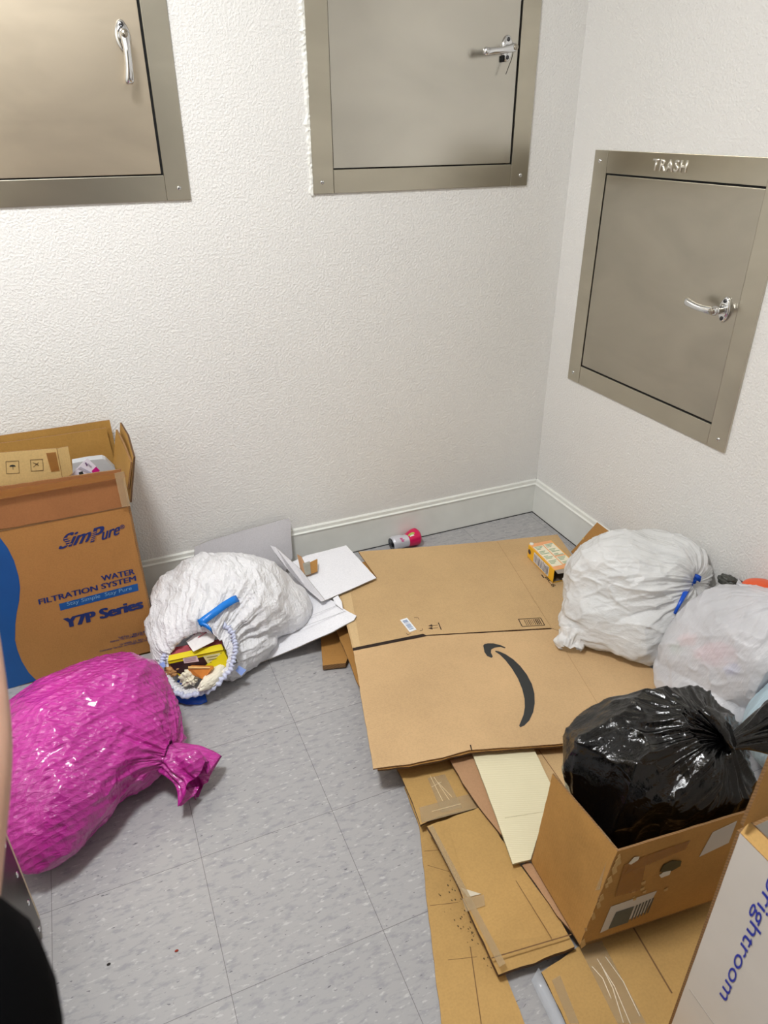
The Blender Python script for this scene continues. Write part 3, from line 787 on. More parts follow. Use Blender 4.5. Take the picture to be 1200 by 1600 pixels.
# torn bit at the joint
prism('torn_tab', [at(520, 935, .10), at(528, 930, .108), at(534, 940, .104), at(536, 953, .099), at(524, 944, .10)], .0025, WC, wcb, KW, .002, 35)
prism('brown_tab', [at(472, 880, .135), at(477, 882, .13), at(496, 873, .135), at(496, 893, .115), at(477, 900, .112)], .004, K4, wcb, KE, .0006, 36)
prism('brown_tab', [at(464, 866, .15), at(470, 869, .15), at(477, 883, .132), at(475, 900, .112), at(469, 888, .12)], .003, K3, wcb, KE, .0006, 37)
decal('grey_tape', [at(473, 880.5, .1365), at(484, 877, .1365), at(486, 897, .1145), at(477, 899.5, .1135)], tape('grey_tape', .7, (170, 168, 156)), wcb, .001)
adopt(wcb)

# cardboard leaning on the right baseboard
lb = thing('cardboard_piece', 'small brown taped cardboard piece leaning on the right baseboard behind the blue tied white bag', 'cardboard', tuple(at(893, 862, .0)))
a1, a2 = atx(933, 816, -.035), atx(957, 834, -.03); b1, b2 = at(892, 862, .078), at(901, 873, .078)
dd = (a2 - a1)
prism('panel', [a1, a2, a2 + Vector((-.06, -.06, -.10)), b2 + Vector((-.01, -.05, 0)), b2, b1], .004, K4, lb, KE, .0012, 41)
P0 = a1; nn = (a2 - a1).cross(b1 - a1).normalized()
for x in (0, 5): decal('tape_wrinkle', [onp(910 + x, 841, P0, nn), onp(912 + x, 840, P0, nn), onp(917 + x, 858, P0, nn), onp(915 + x, 859, P0, nn)], plain('tape_line', (222, 190, 120), .2), lb, .001)
adopt(lb)

# ------------------------------------------------------------------ small things on the cardboard
# yellow carton
YC = plain('carton_yellow', (244, 186, 36), .4, var=.04); CR = plain('carton_cream', (240, 232, 206), .5, var=.02); OR_ = plain('carton_orange_line', (238, 172, 120), .5)
GT = plain('carton_green_text', (150, 176, 140), .6); GB = plain('carton_bar_ink', (96, 100, 116), .6); WL = plain('carton_white_label', (222, 220, 222), .5)
q4 = [at(826, 851, .136), at(860, 844, .136), at(897, 880, .136), at(871, 895, .136)]
wv1 = q4[1] - q4[0]; ln = ((q4[3] - q4[0]) + (q4[2] - q4[1])) * .5; wv1 = (wv1 + (q4[2] - q4[3])) * .5
ln.z = 0; wv1 = (wv1 - ln.normalized() * wv1.dot(ln.normalized())); wv1 = wv1.normalized() * .088
yc = thing('carton', 'small yellow carton with a white cap lying on the big brown printed sheet', 'carton', (q4[0].x, q4[0].y, ZA + .0015))
o4 = q4[0]; H4 = o4.z - ZA - .002
def cq(a, b, h=0.0): return o4 + wv1 * a + ln * b + Vector((0, 0, h))
top = [cq(0, 0), cq(1, 0), cq(1, 1), cq(0, 1)]; bot = [p - Vector((0, 0, H4)) for p in top]
mob('carton_body', top + bot, [[0, 1, 2, 3], [7, 6, 5, 4], [0, 4, 5, 1], [1, 5, 6, 2], [3, 7, 4, 0]], YC, yc)
mob('carton_liner', [p.lerp(cq(.5, .5) - Vector((0, 0, H4 / 2)), .03) for p in top + bot], [[0, 1, 2, 3], [7, 6, 5, 4], [0, 4, 5, 1], [1, 5, 6, 2], [3, 7, 4, 0]], plain('carton_inside', (120, 108, 96), .8), yc)
decal('top_panel', [cq(.03, .0), cq(.97, .0), cq(.97, .99), cq(.03, .99)], OR_, yc, .0005)
for (a0, b0, a1_, b1_) in ((.06, .12, .48, .88), (.53, .10, .95, .55), (.53, .59, .95, .86)):
    decal('text_panel', [cq(a0, b0), cq(a1_, b0), cq(a1_, b1_), cq(a0, b1_)], CR, yc, .001)
    n = int((b1_ - b0) / .045)
    for k in range(n):
        s = b0 + .02 + k * .045
        if k % 4 == 3: continue
        decal('text_line', [cq(a0 + .04, s), cq(a1_ - .04 - .08 * (k % 3), s), cq(a1_ - .04 - .08 * (k % 3), s + .02), cq(a0 + .04, s + .02)], GT, yc, .0016)
def cs(b, h): return o4 + ln * b - Vector((0, 0, H4 * h))
decal('side_label', [cs(.24, .12), cs(.82, .12), cs(.82, .9), cs(.24, .9)], WL, yc, .0008)
rd = random.Random(3)
for k in range(13):
    s = .27 + k * .042; e = s + rd.uniform(.008, .024); t0 = rd.uniform(.15, .3)
    decal('side_print', [cs(s, t0), cs(e, t0), cs(e, rd.uniform(.7, .86)), cs(s, .85)], GB, yc, .0014)
bm = bmesh.new(); pc = cs(.07, .45) ; nside = -wv1.normalized()
for k in range(20): bm.verts.new(pc + nside * .0012 + ln.normalized() * .009 * math.cos(k * math.pi / 10) + Vector((0, 0, .009 * math.sin(k * math.pi / 10))))
bm.faces.new(bm.verts[:]); bmo('round_mark', bm, plain('dark_mark', (70, 60, 70), .5), yc)
bm = bmesh.new(); tube(bm, [cq(.12, .01) - Vector((0, 0, .004)), cq(.12, .01) + Vector((0, 0, .004))], .007, 16); bmo('cap', bm, plain('cap_white', (240, 238, 226), .4), yc, True)
decal('open_end_flap', [cq(.02, 1.0), cq(.98, 1.0), cq(.9, 1.06, -.012), cq(.1, 1.05, -.01)], plain('flap_grey', (178, 170, 160), .7), yc, .0006)
adopt(yc)

# crushed can
cn = thing('drink_can', 'crushed pink and silver drink can lying against the back baseboard', 'can', (-.60, -.05, 0))
ca, cb_ = V3((-.668, -.060, .030)), V3((-.552, -.050, .034)); dirc = (cb_ - ca)
silver = plain('can_silver', (214, 214, 222), .3, .25, var=.03); pink = plain('can_pink', (222, 28, 92), .3, .2, var=.05)
def canpart(name, f0, f1, mat, prof, caps=False):
    bm = bmesh.new(); n = 22; d = dirc.normalized(); s = d.cross(V3((0, 0, 1))).normalized(); upv = s.cross(d); rings = []
    for i in range(n + 1):
        f = f0 + (f1 - f0) * i / n; R_ = prof(f); ring = []
        for k in range(40):
            a = 2 * math.pi * k / 40; dent = 1 - .32 * math.exp(-((f - .52) / .16) ** 2) * max(0, math.cos(a - 1.9)) ** 2 - .18 * math.exp(-((f - .45) / .12) ** 2) * max(0, math.cos(a + 2.2)) ** 2
            ring.append(bm.verts.new(ca + dirc * f + (s * math.cos(a) + upv * math.sin(a)) * R_ * dent))
        rings.append(ring)
    for i in range(n):
        for k in range(40): bm.faces.new((rings[i][k], rings[i][(k + 1) % 40], rings[i + 1][(k + 1) % 40], rings[i + 1][k]))
    if caps: bm.faces.new(rings[-1]); 
    o = bmo(name, bm, mat, cn, True); return o
prof = lambda f: .027 + .006 * min(1, max(0, (f - .5) * 3)) - (.005 * max(0, (.06 - f) / .06)) - .008 * max(0, (f - .93) / .07)
canpart('can_body', 0, .55, silver, prof); canpart('can_base', .55, 1.0, pink, prof, True)
bm = bmesh.new(); d = dirc.normalized(); s = d.cross(V3((0, 0, 1))).normalized(); upv = s.cross(d)
rr = []
for off, R_ in ((0, .0225), (-.0015, .0235), (-.001, .021), (.003, .0205), (.003, .001)):
    rr.append([bm.verts.new(ca + d * off + (s * math.cos(a) + upv * math.sin(a)) * R_) for a in [2 * math.pi * k / 40 for k in range(40)]])
for i in range(4):
    for k in range(40): bm.faces.new((rr[i][k], rr[i][(k + 1) % 40], rr[i + 1][(k + 1) % 40], rr[i + 1][k]))
lid = bmo('can_lid', bm, plain('lid_metal', (120, 122, 126), .25, .9), cn, True)
bm = bmesh.new(); tube(bm, [ca + d * .002 + upv * -.012, ca + d * .0005, ca + d * .002 + upv * .008], [.004, .006, .004], 10, .5); bmo('pull_tab', bm, plain('tab_dark', (60, 60, 64), .3, .8), lid, True)
gr_ = plain('can_green', (170, 196, 90), .4)
def onc(f, a, e=.0006):
    dent = 1 - .32 * math.exp(-((f - .52) / .16) ** 2) * max(0, math.cos(a - 1.9)) ** 2 - .18 * math.exp(-((f - .45) / .12) ** 2) * max(0, math.cos(a + 2.2)) ** 2
    return ca + dirc * f + (s * math.cos(a) + upv * math.sin(a)) * (prof(f) * dent + e)
# s points toward the camera side or away: choose the side facing the camera
sg = 0 if s.dot(CAM - ca) > 0 else math.pi
for (f0, f1, a0, a1, mt, nm) in ((.56, .78, 1.0, 1.35, gr_, 'green_mark'), (.60, .74, .8, 1.0, plain('can_white', (235, 230, 225), .4), 'white_mark')):
    A0, A1 = (a0, a1) if sg == 0 else (math.pi - a0, math.pi - a1)
    V = []; F = []
    for i in range(9):
        for k in range(7): V.append(onc(f0 + (f1 - f0) * i / 8, A0 + (A1 - A0) * k / 6 * (math.sin((i + .6) / 9 * 3.1) ** .5)))
    for i in range(8):
        for k in range(6): F.append([i * 7 + k, i * 7 + k + 1, i * 7 + k + 8, i * 7 + k + 7])
    mob(nm, V, F, mt, cn, True)
me = text_mesh('ade', .03, .3); xs = [v.co.x for v in me.vertices]; ys = [v.co.y for v in me.vertices]
for v in me.vertices:
    fx = (v.co.x - min(xs)) / (max(xs) - min(xs)); fy = (v.co.y - min(ys)) / (max(ys) - min(ys)); A = .45 + .62 * (1 - fx) ; A = A if sg == 0 else math.pi - A
    v.co = onc(.24 + .13 * fy + .03 * fx, A)
me.materials.clear(); me.materials.append(plain('can_letter_pink', (206, 60, 140), .5)); o = bpy.data.objects.new('lettering', me); COL.objects.link(o); o.parent = cn
adopt(cn)

# specks on the floor
for (x, y, c_, lb_) in ((276, 1486, (150, 50, 28), 'tiny reddish brown crumb on the floor tile in front of the pink bag'), (170, 1507, (40, 34, 30), 'tiny dark crumb on the floor tile near the person in black')):
    p = at(x, y, 0); bm = bmesh.new(); bmesh.ops.create_icosphere(bm, subdivisions=2, radius=.003)
    for v in bm.verts: v.co = V3((p.x + v.co.x * 1.3, p.y + v.co.y * .8, .0012 + v.co.z * .4 + .0004 * math.sin(v.co.x * 3000)))
    tag(bmo('crumb', bm, plain('crumb', c_, .8)), lb_, 'crumb')

# ------------------------------------------------------------------ printed water filter box
SB = kraft('kraft_filter_box', (176, 126, 70), (1, 0), 3.1, .08); SBF = kraft('kraft_box_flap', (158, 106, 64), (1, 0), 3.4, .10); SBI = kraft('kraft_box_inside', (180, 138, 72), (1, 0), 3.6, .12)
NB = plain('navy_ink', (22, 44, 104), .55, var=.04); BL = plain('blue_print', (12, 82, 150), .5, var=.05)
sp = thing('cardboard_box', 'tall brown water filter box with blue print standing open against the back wall', 'cardboard box', (-1.80, -.305, 0))
YB, YK = -.305, -.028
def fx(side, z): return -1.556 if side else -2.07
def wallp(name, A, B, C, D, mat, th=.005, sd=0): return prism(name, [A, B, C, D], th, mat, sp, KE, .0009, sd)
zt = .503
wallp('front_panel', V3((fx(0, 0), YB, .001)), V3((fx(1, 0), YB, .001)), V3((fx(1, zt), YB, zt)), V3((fx(0, zt), YB, zt)), SB, sd=51)
prism('back_panel', [V3((fx(0, 0), YK, .001)), V3((fx(1, 0), YK, .001)), V3((fx(1, .654), YK - .002, .656)), V3((fx(0, .654), YK - .002, .656))], .005, SBI, sp, KE, .0009, 52)
prism('back_panel_inner', [V3((fx(0, 0), YK - .014, .30)), V3((fx(1, .3), YK - .014, .30)), aty(166, 668, YK - .02), aty(166, 668, YK - .02) + V3((-.53, 0, 0))], .005, SBI, sp, KE, .0009, 53)
prism('right_panel', [V3((fx(1, 0), YB, .001)), V3((fx(1, 0), YK, .001)), V3((fx(1, zt), YK, zt)), V3((fx(1, zt), YB, zt))], .005, SB, sp, KE, .0006, 54)
prism('left_panel', [V3((fx(0, 0), YB, .001)), V3((fx(0, 0), YK, .001)), V3((fx(0, zt), YK, zt)), V3((fx(0, zt), YB, zt))], .005, SB, sp, KE, .0006, 55)
prism('bottom_panel', [V3((fx(0, 0), YB, .006)), V3((fx(1, 0), YB, .006)), V3((fx(1, 0), YK, .006)), V3((fx(0, 0), YK, .006))], .004, SB, sp, KE)
ftr = aty(189, 733, YB + .004); ftl = ftr + V3((-.50, 0, .012))
prism('front_flap', [V3((fx(0, zt), YB - .001, zt + .001)), V3((fx(1, zt), YB - .001, zt + .001)), ftr, ftl], .005, SBF, sp, KE, .0012, 56)
prism('side_flap', [aty(199, 764, -.296), aty(204, 722, -.296), aty(191, 690, -.20), aty(181, 671, -.075), aty(177, 722, -.075)], .005, SBI, sp, KE, .0006, 57)
prism('side_flap', [aty(203, 785, -.30), aty(208.5, 714, -.30), aty(199, 680, -.18), aty(187.5, 660, -.05), aty(186, 720, -.05)], .005, SBI, sp, KED, .0006, 58)
P0, nrm = V3((0, YB, 0)), V3((0, 1, 0))
def sq(name, pix, mat, off=.0008): return decal(name, [onp(x, y, P0, nrm) for x, y in pix], mat, sp, off)
sq('blue_wave', [(-70, 800), (-20, 822), (0, 840), (12, 856), (22, 876), (29, 900), (31.5, 918), (30, 938), (26, 958), (24, 975), (23.5, 1000), (27, 1015), (34, 1033), (45, 1051), (57, 1063), (20, 1074), (-70, 1100)], BL)
def st(name, s_, bl, br, tl, bold=0, shear=0, mat=NB, off=.0012, space=1.0, bold2=0.0): return text_quad(name, s_, onp(*bl, P0, nrm), onp(*br, P0, nrm), onp(*tl, P0, nrm), mat, sp, bold, shear, off, space, bold2)
st('printed_brand_lettering', 'Sim', (91, 859), (141, 845), (95, 836), .0, .35, bold2=.03)
st('printed_brand_lettering', 'P', (141, 847.5), (164, 841), (139.5, 827), .0, .3, bold2=.035)
st('printed_brand_lettering', 'ure', (159, 844), (188, 834), (158, 832), .0, .35, bold2=.03)
st('printed_lettering', '\u00ae', (187.5, 827), (195, 825), (186.5, 820.5), .01)
for k in range(4): sq('logo_stripe', [(100 + k * .6, 841 + k * 3.4), (110 + k * .6, 838.5 + k * 3.4), (110.2 + k * .6, 839.5 + k * 3.4), (100.2 + k * .6, 842 + k * 3.4)], SB, .0016)
for k in range(5): sq('logo_stripe', [(142 + k * .2, 832 + k * 2.9), (150, 830 + k * 2.9), (150, 831 + k * 2.9), (142 + k * .2, 833 + k * 2.9)], SB, .0016)
st('printed_lettering', 'WATER', (159, 907.7), (211, 896.3), (157.2, 899.6), .0, bold2=.035)
st('printed_lettering', 'FILTRATION SYSTEM', (61, 944.5), (213, 906.8), (59.3, 936.3), .0, bold2=.035)
sq('blue_banner', [(92, 943.5), (215, 911.5), (216.5, 922.5), (94.5, 954)], BL)
st('banner_lettering', 'Stay Simple  Stay Pure', (105, 948), (206, 922.5), (104, 940.5), 0, 0, plain('pale_blue_ink', (120, 168, 205), .5), .0018)
st('printed_lettering', 'Y7P Series', (101, 982), (224.5, 949.5), (98, 966.5), .012, bold2=.06)
for (l, rr_, yy, tx_) in ((185, 232, 998, 'Toll-Free: 1-800-636-9897'), (172, 233, 1004.5, 'Address: 1721 E LAMBERT RD, STE'), (188, 234, 1008.5, 'LA HABRA, CA, 90631, USA'), (156, 233, 1019, 'Customer Service: service@water.com')):
    st('small_lettering', tx_, (l, yy), (rr_, yy - (rr_ - l) * .235), (l - .5, yy - 3.2), .01)
sq('tape', [(-70, 775), (194, 735), (197, 743), (-70, 790)], TPB, .0095)
sq('tape', [(178, 737), (193, 734), (203, 788), (190, 790)], TP, .010)
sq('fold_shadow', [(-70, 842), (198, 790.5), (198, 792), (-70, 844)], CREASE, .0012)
adopt(sp)
# contents of that box
tb = thing('carton', 'flat tan carton with umbrella symbol sticking out of the tall printed box', 'carton', tuple(aty(50, 750, -.22)))
TC = kraft('tan_carton', (210, 178, 120), (1, 0), 4.0, .05); Yt = -.235
A, B = aty(88, 700.5, Yt), aty(100, 745, Yt)
Lf = aty(-60, 712, Yt); Lb = aty(-60, 770, Yt)
prism('front_face', [Lf, A, aty(98, 752, Yt), Lb + V3((0, 0, -.02))], .003, TC, tb, KE, .0003, 61)
prism('end_flap', [A + V3((0.001, 0, 0)), aty(105.5, 697, Yt + .01), aty(113, 738, Yt + .01), aty(98, 750, Yt)], .003, TC, tb, KE, .0003, 62)
PT, nT = V3((0, Yt, 0)), V3((0, 1, 0))
def tq(name, pix, mat, off=.001): return decal(name, [onp(x, y, PT, nT) for x, y in pix], mat, tb, off)
ik = plain('thin_ink', (110, 90, 60), .6)
def frame_box(x0, y0, x1, y1, sk):
    c_ = [(x0, y0), (x1, y0 - sk), (x1 + 1.2, y1 - sk), (x0 + 1.2, y1)]
    for (a, b) in zip(c_, c_[1:] + c_[:1]):
        d_ = V3((b[0] - a[0], b[1] - a[1], 0)).normalized(); nx, ny = -d_.y * .35, d_.x * .35
        tq('symbol_frame', [(a[0] - nx, a[1] - ny), (b[0] - nx, b[1] - ny), (b[0] + nx, b[1] + ny), (a[0] + nx, a[1] + ny)], ik)
frame_box(9, 721, 29, 740, 1.2); frame_box(47.5, 718.5, 66.5, 736, 1.2)
tq('umbrella_symbol', [(14.5, 729), (16, 727), (19.5, 726), (23, 726.6), (24.8, 728.6)], INK); tq('umbrella_symbol', [(19.6, 728.5), (20.2, 728.5), (20.6, 733.5), (20, 733.5)], INK)
for k in range(3): tq('hook_symbol', [(51 + k * 3, 722 + k), (61 - k, 727 - k), (61 - k, 727.8 - k), (51 + k * 3, 722.8 + k)], ik)
tq('hook_symbol', [(52, 729), (60, 722), (60.6, 722.6), (52.6, 729.6)], ik)
tq('tape', [(72, 708), (87, 706), (93, 735), (80, 737)], TPB, .0014)
adopt(tb)
gb_ = thing('foam_piece', 'pale grey rounded packaging piece inside the tall printed box', 'packaging', tuple(aty(150, 730, -.14)))
Yg = -.12
prism('slab', [aty(113, 724, Yg), aty(140, 719, Yg), aty(160, 717, Yg), aty(165, 718.5, Yg), aty(180, 733, Yg), aty(190, 770, Yg), aty(116, 775, Yg)], .03, plain('foam_grey', (192, 196, 200), .7), gb_); adopt(gb_)
cd = thing('leaflet', 'white leaflet with a magenta end inside the tall printed box', 'leaflet', tuple(aty(140, 735, -.2)))
Yc = -.20; wcm = plain('leaflet_white', (234, 228, 240), .4, var=.02)
prism('sheet', [aty(136, 715.5, Yc), aty(150, 729, Yc), aty(143, 760, Yc), aty(100, 760, Yc), aty(113, 740, Yc)], .002, wcm, cd)
PC = V3((0, Yc, 0))
decal('magenta_end', [onp(150, 729, PC, nT), onp(156, 735, PC, nT), onp(150, 745, PC, nT), onp(143, 736, PC, nT)], plain('leaflet_magenta', (200, 24, 130), .4), cd, .001)
text_quad('printed_letters', 'XONEX', onp(135.5, 725.5, PC, nT), onp(142.5, 731.5, PC, nT), onp(137.5, 723.5, PC, nT), plain('leaflet_ink', (90, 70, 100), .5), cd, .0)
decal('printed_mark', [onp(132.5, 723, PC, nT), onp(134.5, 722, PC, nT), onp(137, 727, PC, nT), onp(135, 728, PC, nT)], plain('leaflet_mark', (120, 90, 130), .5), cd, .0012)
decal('black_mark', [onp(123, 738, PC, nT), onp(129, 736, PC, nT), onp(131, 742, PC, nT), onp(124, 744, PC, nT)], INK, cd, .0012)
decal('grey_band', [onp(122, 732, PC, nT), onp(126, 729, PC, nT), onp(143, 738, PC, nT), onp(141, 741, PC, nT)], plain('leaflet_grey', (186, 182, 196), .5), cd, .0012)
adopt(cd)

# ------------------------------------------------------------------ open brown box with black bag
ZO = .058; ZT = .302
ob = thing('cardboard_box', 'open worn brown box with shipping labels holding the black bag', 'cardboard box', (-.75, -1.48, ZO))
OB = kraft('kraft_open_box', (184, 138, 76), (0, 1), 5.0, .16); OBI = kraft('kraft_open_box_in', (150, 108, 58), (0, 1), 5.2)
fB, fT = V3((-.940, -1.568, ZO)), at(965, 1330, ZT); lB, lT = V3((-.928, -1.388, ZO)), at(863, 1209, ZT)
rT = at(1168, 1268, ZT); ex = (rT - fT).normalized(); LB = .345
rT = fT + ex * LB; rB = fB + ex * LB; kT = lT + ex * LB; kB = lB + ex * LB
prism('left_panel', [fB, fT, lT, lB], .004, OB, ob, KE, .001, 71)
prism('front_panel', [fB, rB, rT, fT], .004, OB, ob, KE, .001, 72)
prism('right_panel', [rB, rT, kT, kB], .004, OB, ob, KE, .001, 73)
prism('back_panel', [lB, kB, kT - V3((0, 0, .10)), lT - V3((0, 0, .10))], .004, OBI, ob, KE, .001, 74)
prism('bottom_panel', [fB, rB, kB, lB], .003, OBI, ob, KE)
nF = (rB - fB).cross(fT - fB).normalized(); nL = (fT - fB).cross(lB - fB).normalized()
def fq(name, pix, mat, off=.0012, n=nF): return decal(name, [onp(x, y, fB, n) for x, y in pix], mat, ob, off)
LBW = plain('label_offwhite', (206, 200, 192), .55, var=.03); LBG = plain('label_grey', (86, 90, 84), .6); TORN = plain('torn_kraft', (206, 170, 112), .85)
fq('shipping_label', [(937, 1457), (954, 1416), (1026, 1391), (1008, 1424)], LBW)
fq('label_print', [(950, 1450), (962, 1424), (990, 1415), (980, 1440)], LBG, .002)
for k in range(6): fq('label_print', [(985 + k * 5, 1437 - k * 2.3), (994 + k * 5, 1413 - k * 2.2), (996 + k * 5, 1412.5 - k * 2.2), (987 + k * 5, 1436 - k * 2.3)], LBG, .002)
fq('shipping_label', [(1092, 1338), (1113, 1300), (1151, 1282), (1138, 1316)], LBW)
fq('tape', [(985, 1345), (1078, 1312), (1070, 1326), (975, 1366)], TPB, .0016)
fq('tape', [(975, 1350), (1010, 1340), (1000, 1390), (960, 1400)], TPB, .0014)
fq('dark_stamp', [(1030, 1361), (1036, 1350), (1050, 1343), (1064, 1344), (1062, 1352), (1046, 1361)], plain('green_black_ink', (66, 58, 22), .6), .002)
fq('torn_spot', [(1029, 1366), (1036, 1361), (1047, 1359), (1045, 1365), (1032, 1370)], plain('torn_white', (230, 224, 210), .8), .0024)
fq('torn_spot', [(981, 1348), (990, 1338), (998, 1337), (996, 1342), (985, 1349)], plain('torn_white_b', (228, 220, 200), .8), .0024)
rd = random.Random(12)
for k in range(16):
    f = rd.random(); x = 965 - f * 60; y = 1335 + f * 138; l = rd.uniform(2, 7)
    fq('torn_spot', [(x, y), (x + l, y - l * .9), (x + l * 1.3, y + l * .6), (x + l * .2, y + l * 1.4)], TORN, .0013 + k * .00005)
for k in range(7):
    f = rd.random(); x = 978 + f * 60; y = 1395 - f * 24 + rd.uniform(-8, 18); l = rd.uniform(2, 5)
    fq('torn_spot', [(x, y), (x + l * 1.8, y - l * .9), (x + l * 1.5, y + l * .3), (x + l * .2, y + l * .7)], TORN, .0013 + k * .00005)
fq('tape', [(936, 1290), (956, 1314), (938, 1390), (905, 1396), (900, 1350)], TP, .0012, nL)
fq('torn_spot', [(897, 1353), (905, 1350), (911, 1362), (906, 1366), (902, 1358), (898, 1362)], TORN, .0014, nL)
adopt(ob)

BLK = plastic('black_trash_bag_plastic', (7, 7, 8), .13, bumps=((16, (1, 1, 1), .6, .010), (48, (1, 2.4, 1), .45, .004)), var=.2, coat=.15)
bb = thing('trash_bag', 'shiny black knotted trash bag sitting in the open brown box', 'trash bag', (-.72, -1.45, .08))
cB = (-.70, -1.445, .29)
def inbox(P):
    zf = np.clip((P[:, 2] - ZO) / (ZT - ZO), 0, 1); lo = P[:, 2] < .298
    xl = -.930 + .045 * zf
    P[:, 0] = np.where(lo & (P[:, 0] < xl + .006), xl + .006, P[:, 0])
    yfr = -1.560 + (P[:, 0] + .92) * ex.y / ex.x
    P[:, 1] = np.where(lo & (P[:, 1] < yfr + .008), yfr + .008, P[:, 1])
    yb = -1.392 + (P[:, 0] + .92) * ex.y / ex.x + .03 * zf
    P[:, 1] = np.where((P[:, 2] < .21) & (P[:, 1] > yb - .008), yb - .008, P[:, 1])
    P[:, 0] = np.where(lo & (P[:, 0] > -.560), -.560, P[:, 0])
    return P
bag_mesh('bag_body', cB, (.45, -.35, .75), [((-.735, -1.430, .31), (.135, .115, .115)), ((-.66, -1.425, .33), (.150, .120, .105)), ((-.70, -1.47, .20), (.20, .09, .12)), ((-.79, -1.38, .29), (.085, .08, .11)), ((-.62, -1.48, .29), (.10, .08, .09))],
         BLK, bb, 360, 220, knot=tuple(at(1140, 1162, .39)), knot_r=.010, pleat=(.009, 18, .95), blend=.34, poly=(46, .95, 5), pexp=7,
         folds=((.016, (5, 7, 3.0), (('X', 20), ('Y', 30)), 5), (.010, (12, 9, 4), (('Y', -35),), 5), (.005, (24, 16, 9), (('X', 50),), 4)), facets=((.008, 12),), floor=ZO + .006, minb=inbox)
tuft('gathered_top', at(1140, 1164, .392), (.75, -.02, .10), .13, .012, .060, BLK, bb, 3, 7, bend=(.03, -.02, -.02), flat=.8)
bm = bmesh.new(); c0 = at(1141, 1164, .395)
tube(bm, [c0, c0 + V3((-.012, .012, .03)), c0 + V3((-.026, .028, .052)), c0 + V3((-.034, .044, .060)), c0 + V3((-.040, .052, .054))], [.014, .016, .014, .012, .005], 14, .75)
for v in bm.verts: v.co += V3((.003, .002, .003)) * math.sin(v.co.x * 420 + v.co.z * 300)
bmo('knot', bm, BLK, bb, True)
adopt(bb)

# ------------------------------------------------------------------ white printed box at the lower right
WB = plain('white_box_print', (226, 220, 212), .45, var=.02); BI = plain('royal_blue_ink', (28, 50, 178), .5, var=.03)
br = thing('cardboard_box', 'white box with blue lettering standing at the bottom right, its brown flap raised', 'cardboard box', (-.86, -1.74, .02))
xb, y0, y1, zb0, zb1 = -.866, -1.733, -1.985, .021, .54
prism('left_panel', [V3((xb, y0, zb0)), V3((xb, y1, zb0)), V3((xb, y1, zb1)), V3((xb, y0, zb1))], .005, WB, br, KE, .0003, 81)
prism('back_panel', [V3((xb, y0, zb0)), V3((xb + .42, y0, zb0)), V3((xb + .42, y0, zb1)), V3((xb, y0, zb1))], .005, WB, br, KE)
prism('right_panel', [V3((xb + .42, y0, zb0)), V3((xb + .42, y1, zb0)), V3((xb + .42, y1, zb1)), V3((xb + .42, y0, zb1))], .005, WB, br, KE)
prism('front_panel', [V3((xb, y1, zb0)), V3((xb + .42, y1, zb0)), V3((xb + .42, y1, zb1)), V3((xb, y1, zb1))], .005, WB, br, KE)
prism('bottom_panel', [V3((xb, y0, zb0 + .003)), V3((xb + .42, y0, zb0 + .003)), V3((xb + .42, y1, zb0 + .003)), V3((xb, y1, zb0 + .003))], .004, WB, br, KE)
prism('side_flap', [V3((xb + .001, y0, zb1)), V3((xb + .001, y1, zb1)), V3((xb + .045, y1, zb1 + .10)), V3((xb + .045, y0, zb1 + .10))][:2] + [V3((xb + .012, y1, zb1 + .018)), V3((xb + .012, y0, zb1 + .018))], .005, kraft('flap_edge_tan', (212, 170, 104), (1, 0), 6, .05), br, KE)
prism('raised_flap', [aty(1161, 1291, y0 - .004), V3((xb + .40, y0 - .004, zb1 + .012)), V3((xb + .40, y0 - .004, zb1 + .16)), aty(1228, 1128, y0 - .004)], .005, kraft('flap_brown', (190, 142, 78), (1, 0), 6.2, .08), br, KE, .0008, 82)
PB, nB = V3((xb, 0, 0)), V3((1, 0, 0))
text_quad('printed_lettering', 'brightroom', onp(1196, 1362, PB, nB), onp(1119, 1548, PB, nB), onp(1222, 1384, PB, nB), BI, br, .0, .12, .001)
dm_ = plain('box_crease', (200, 194, 186), .7)
decal('crease', [onp(1078, 1545, PB, nB), onp(1120, 1605, PB, nB), onp(1119, 1606, PB, nB), onp(1077, 1546, PB, nB)], dm_, br, .0006)
adopt(br)

# ------------------------------------------------------------------ bags
PKM = plastic('pink_bag_plastic', (196, 48, 156), .24, bumps=((34, (1, 3, 1), .8, .008), (120, (1, 1, 2), .3, .0018)), var=.25, coat=.5, pattern=(50, .95, .005, .1, (1, 1.9, 1)), sub=.06)
pk = thing('trash_bag', 'bright magenta tied trash bag on the floor beside the open door', 'trash bag', (-1.76, -.75, 0))
bag_mesh('bag_body', (-1.77, -.74, .13), (.75, -.38, -.12), [((-1.80, -.73, .125), (.23, .20, .150), (('Z', 35),)), ((-1.69, -.655, .14), (.145, .13, .135)), ((-1.86, -.875, .11), (.16, .165, .115)), ((-1.64, -.77, .10), (.105, .10, .10)), ((-1.865, -.955, .075), (.085, .075, .075))],
         PKM, pk, 340, 200, knot=(-1.585, -.835, .10), knot_r=.030, pleat=(.008, 16, .7), blend=.38, poly=(40, .5, 3),
         folds=((.006, (10, 24, 14), (('Z', 35),), 4), (.004, (18, 60, 30), (('Z', 30),), 3)), facets=((.006, 14),), floor=0.0)
tuft('gathered_top', (-1.596, -.826, .103), (.62, -.72, -.20), .105, .034, .056, PKM, pk, 8, 4, droop=.02, flat=.75)
adopt(pk)

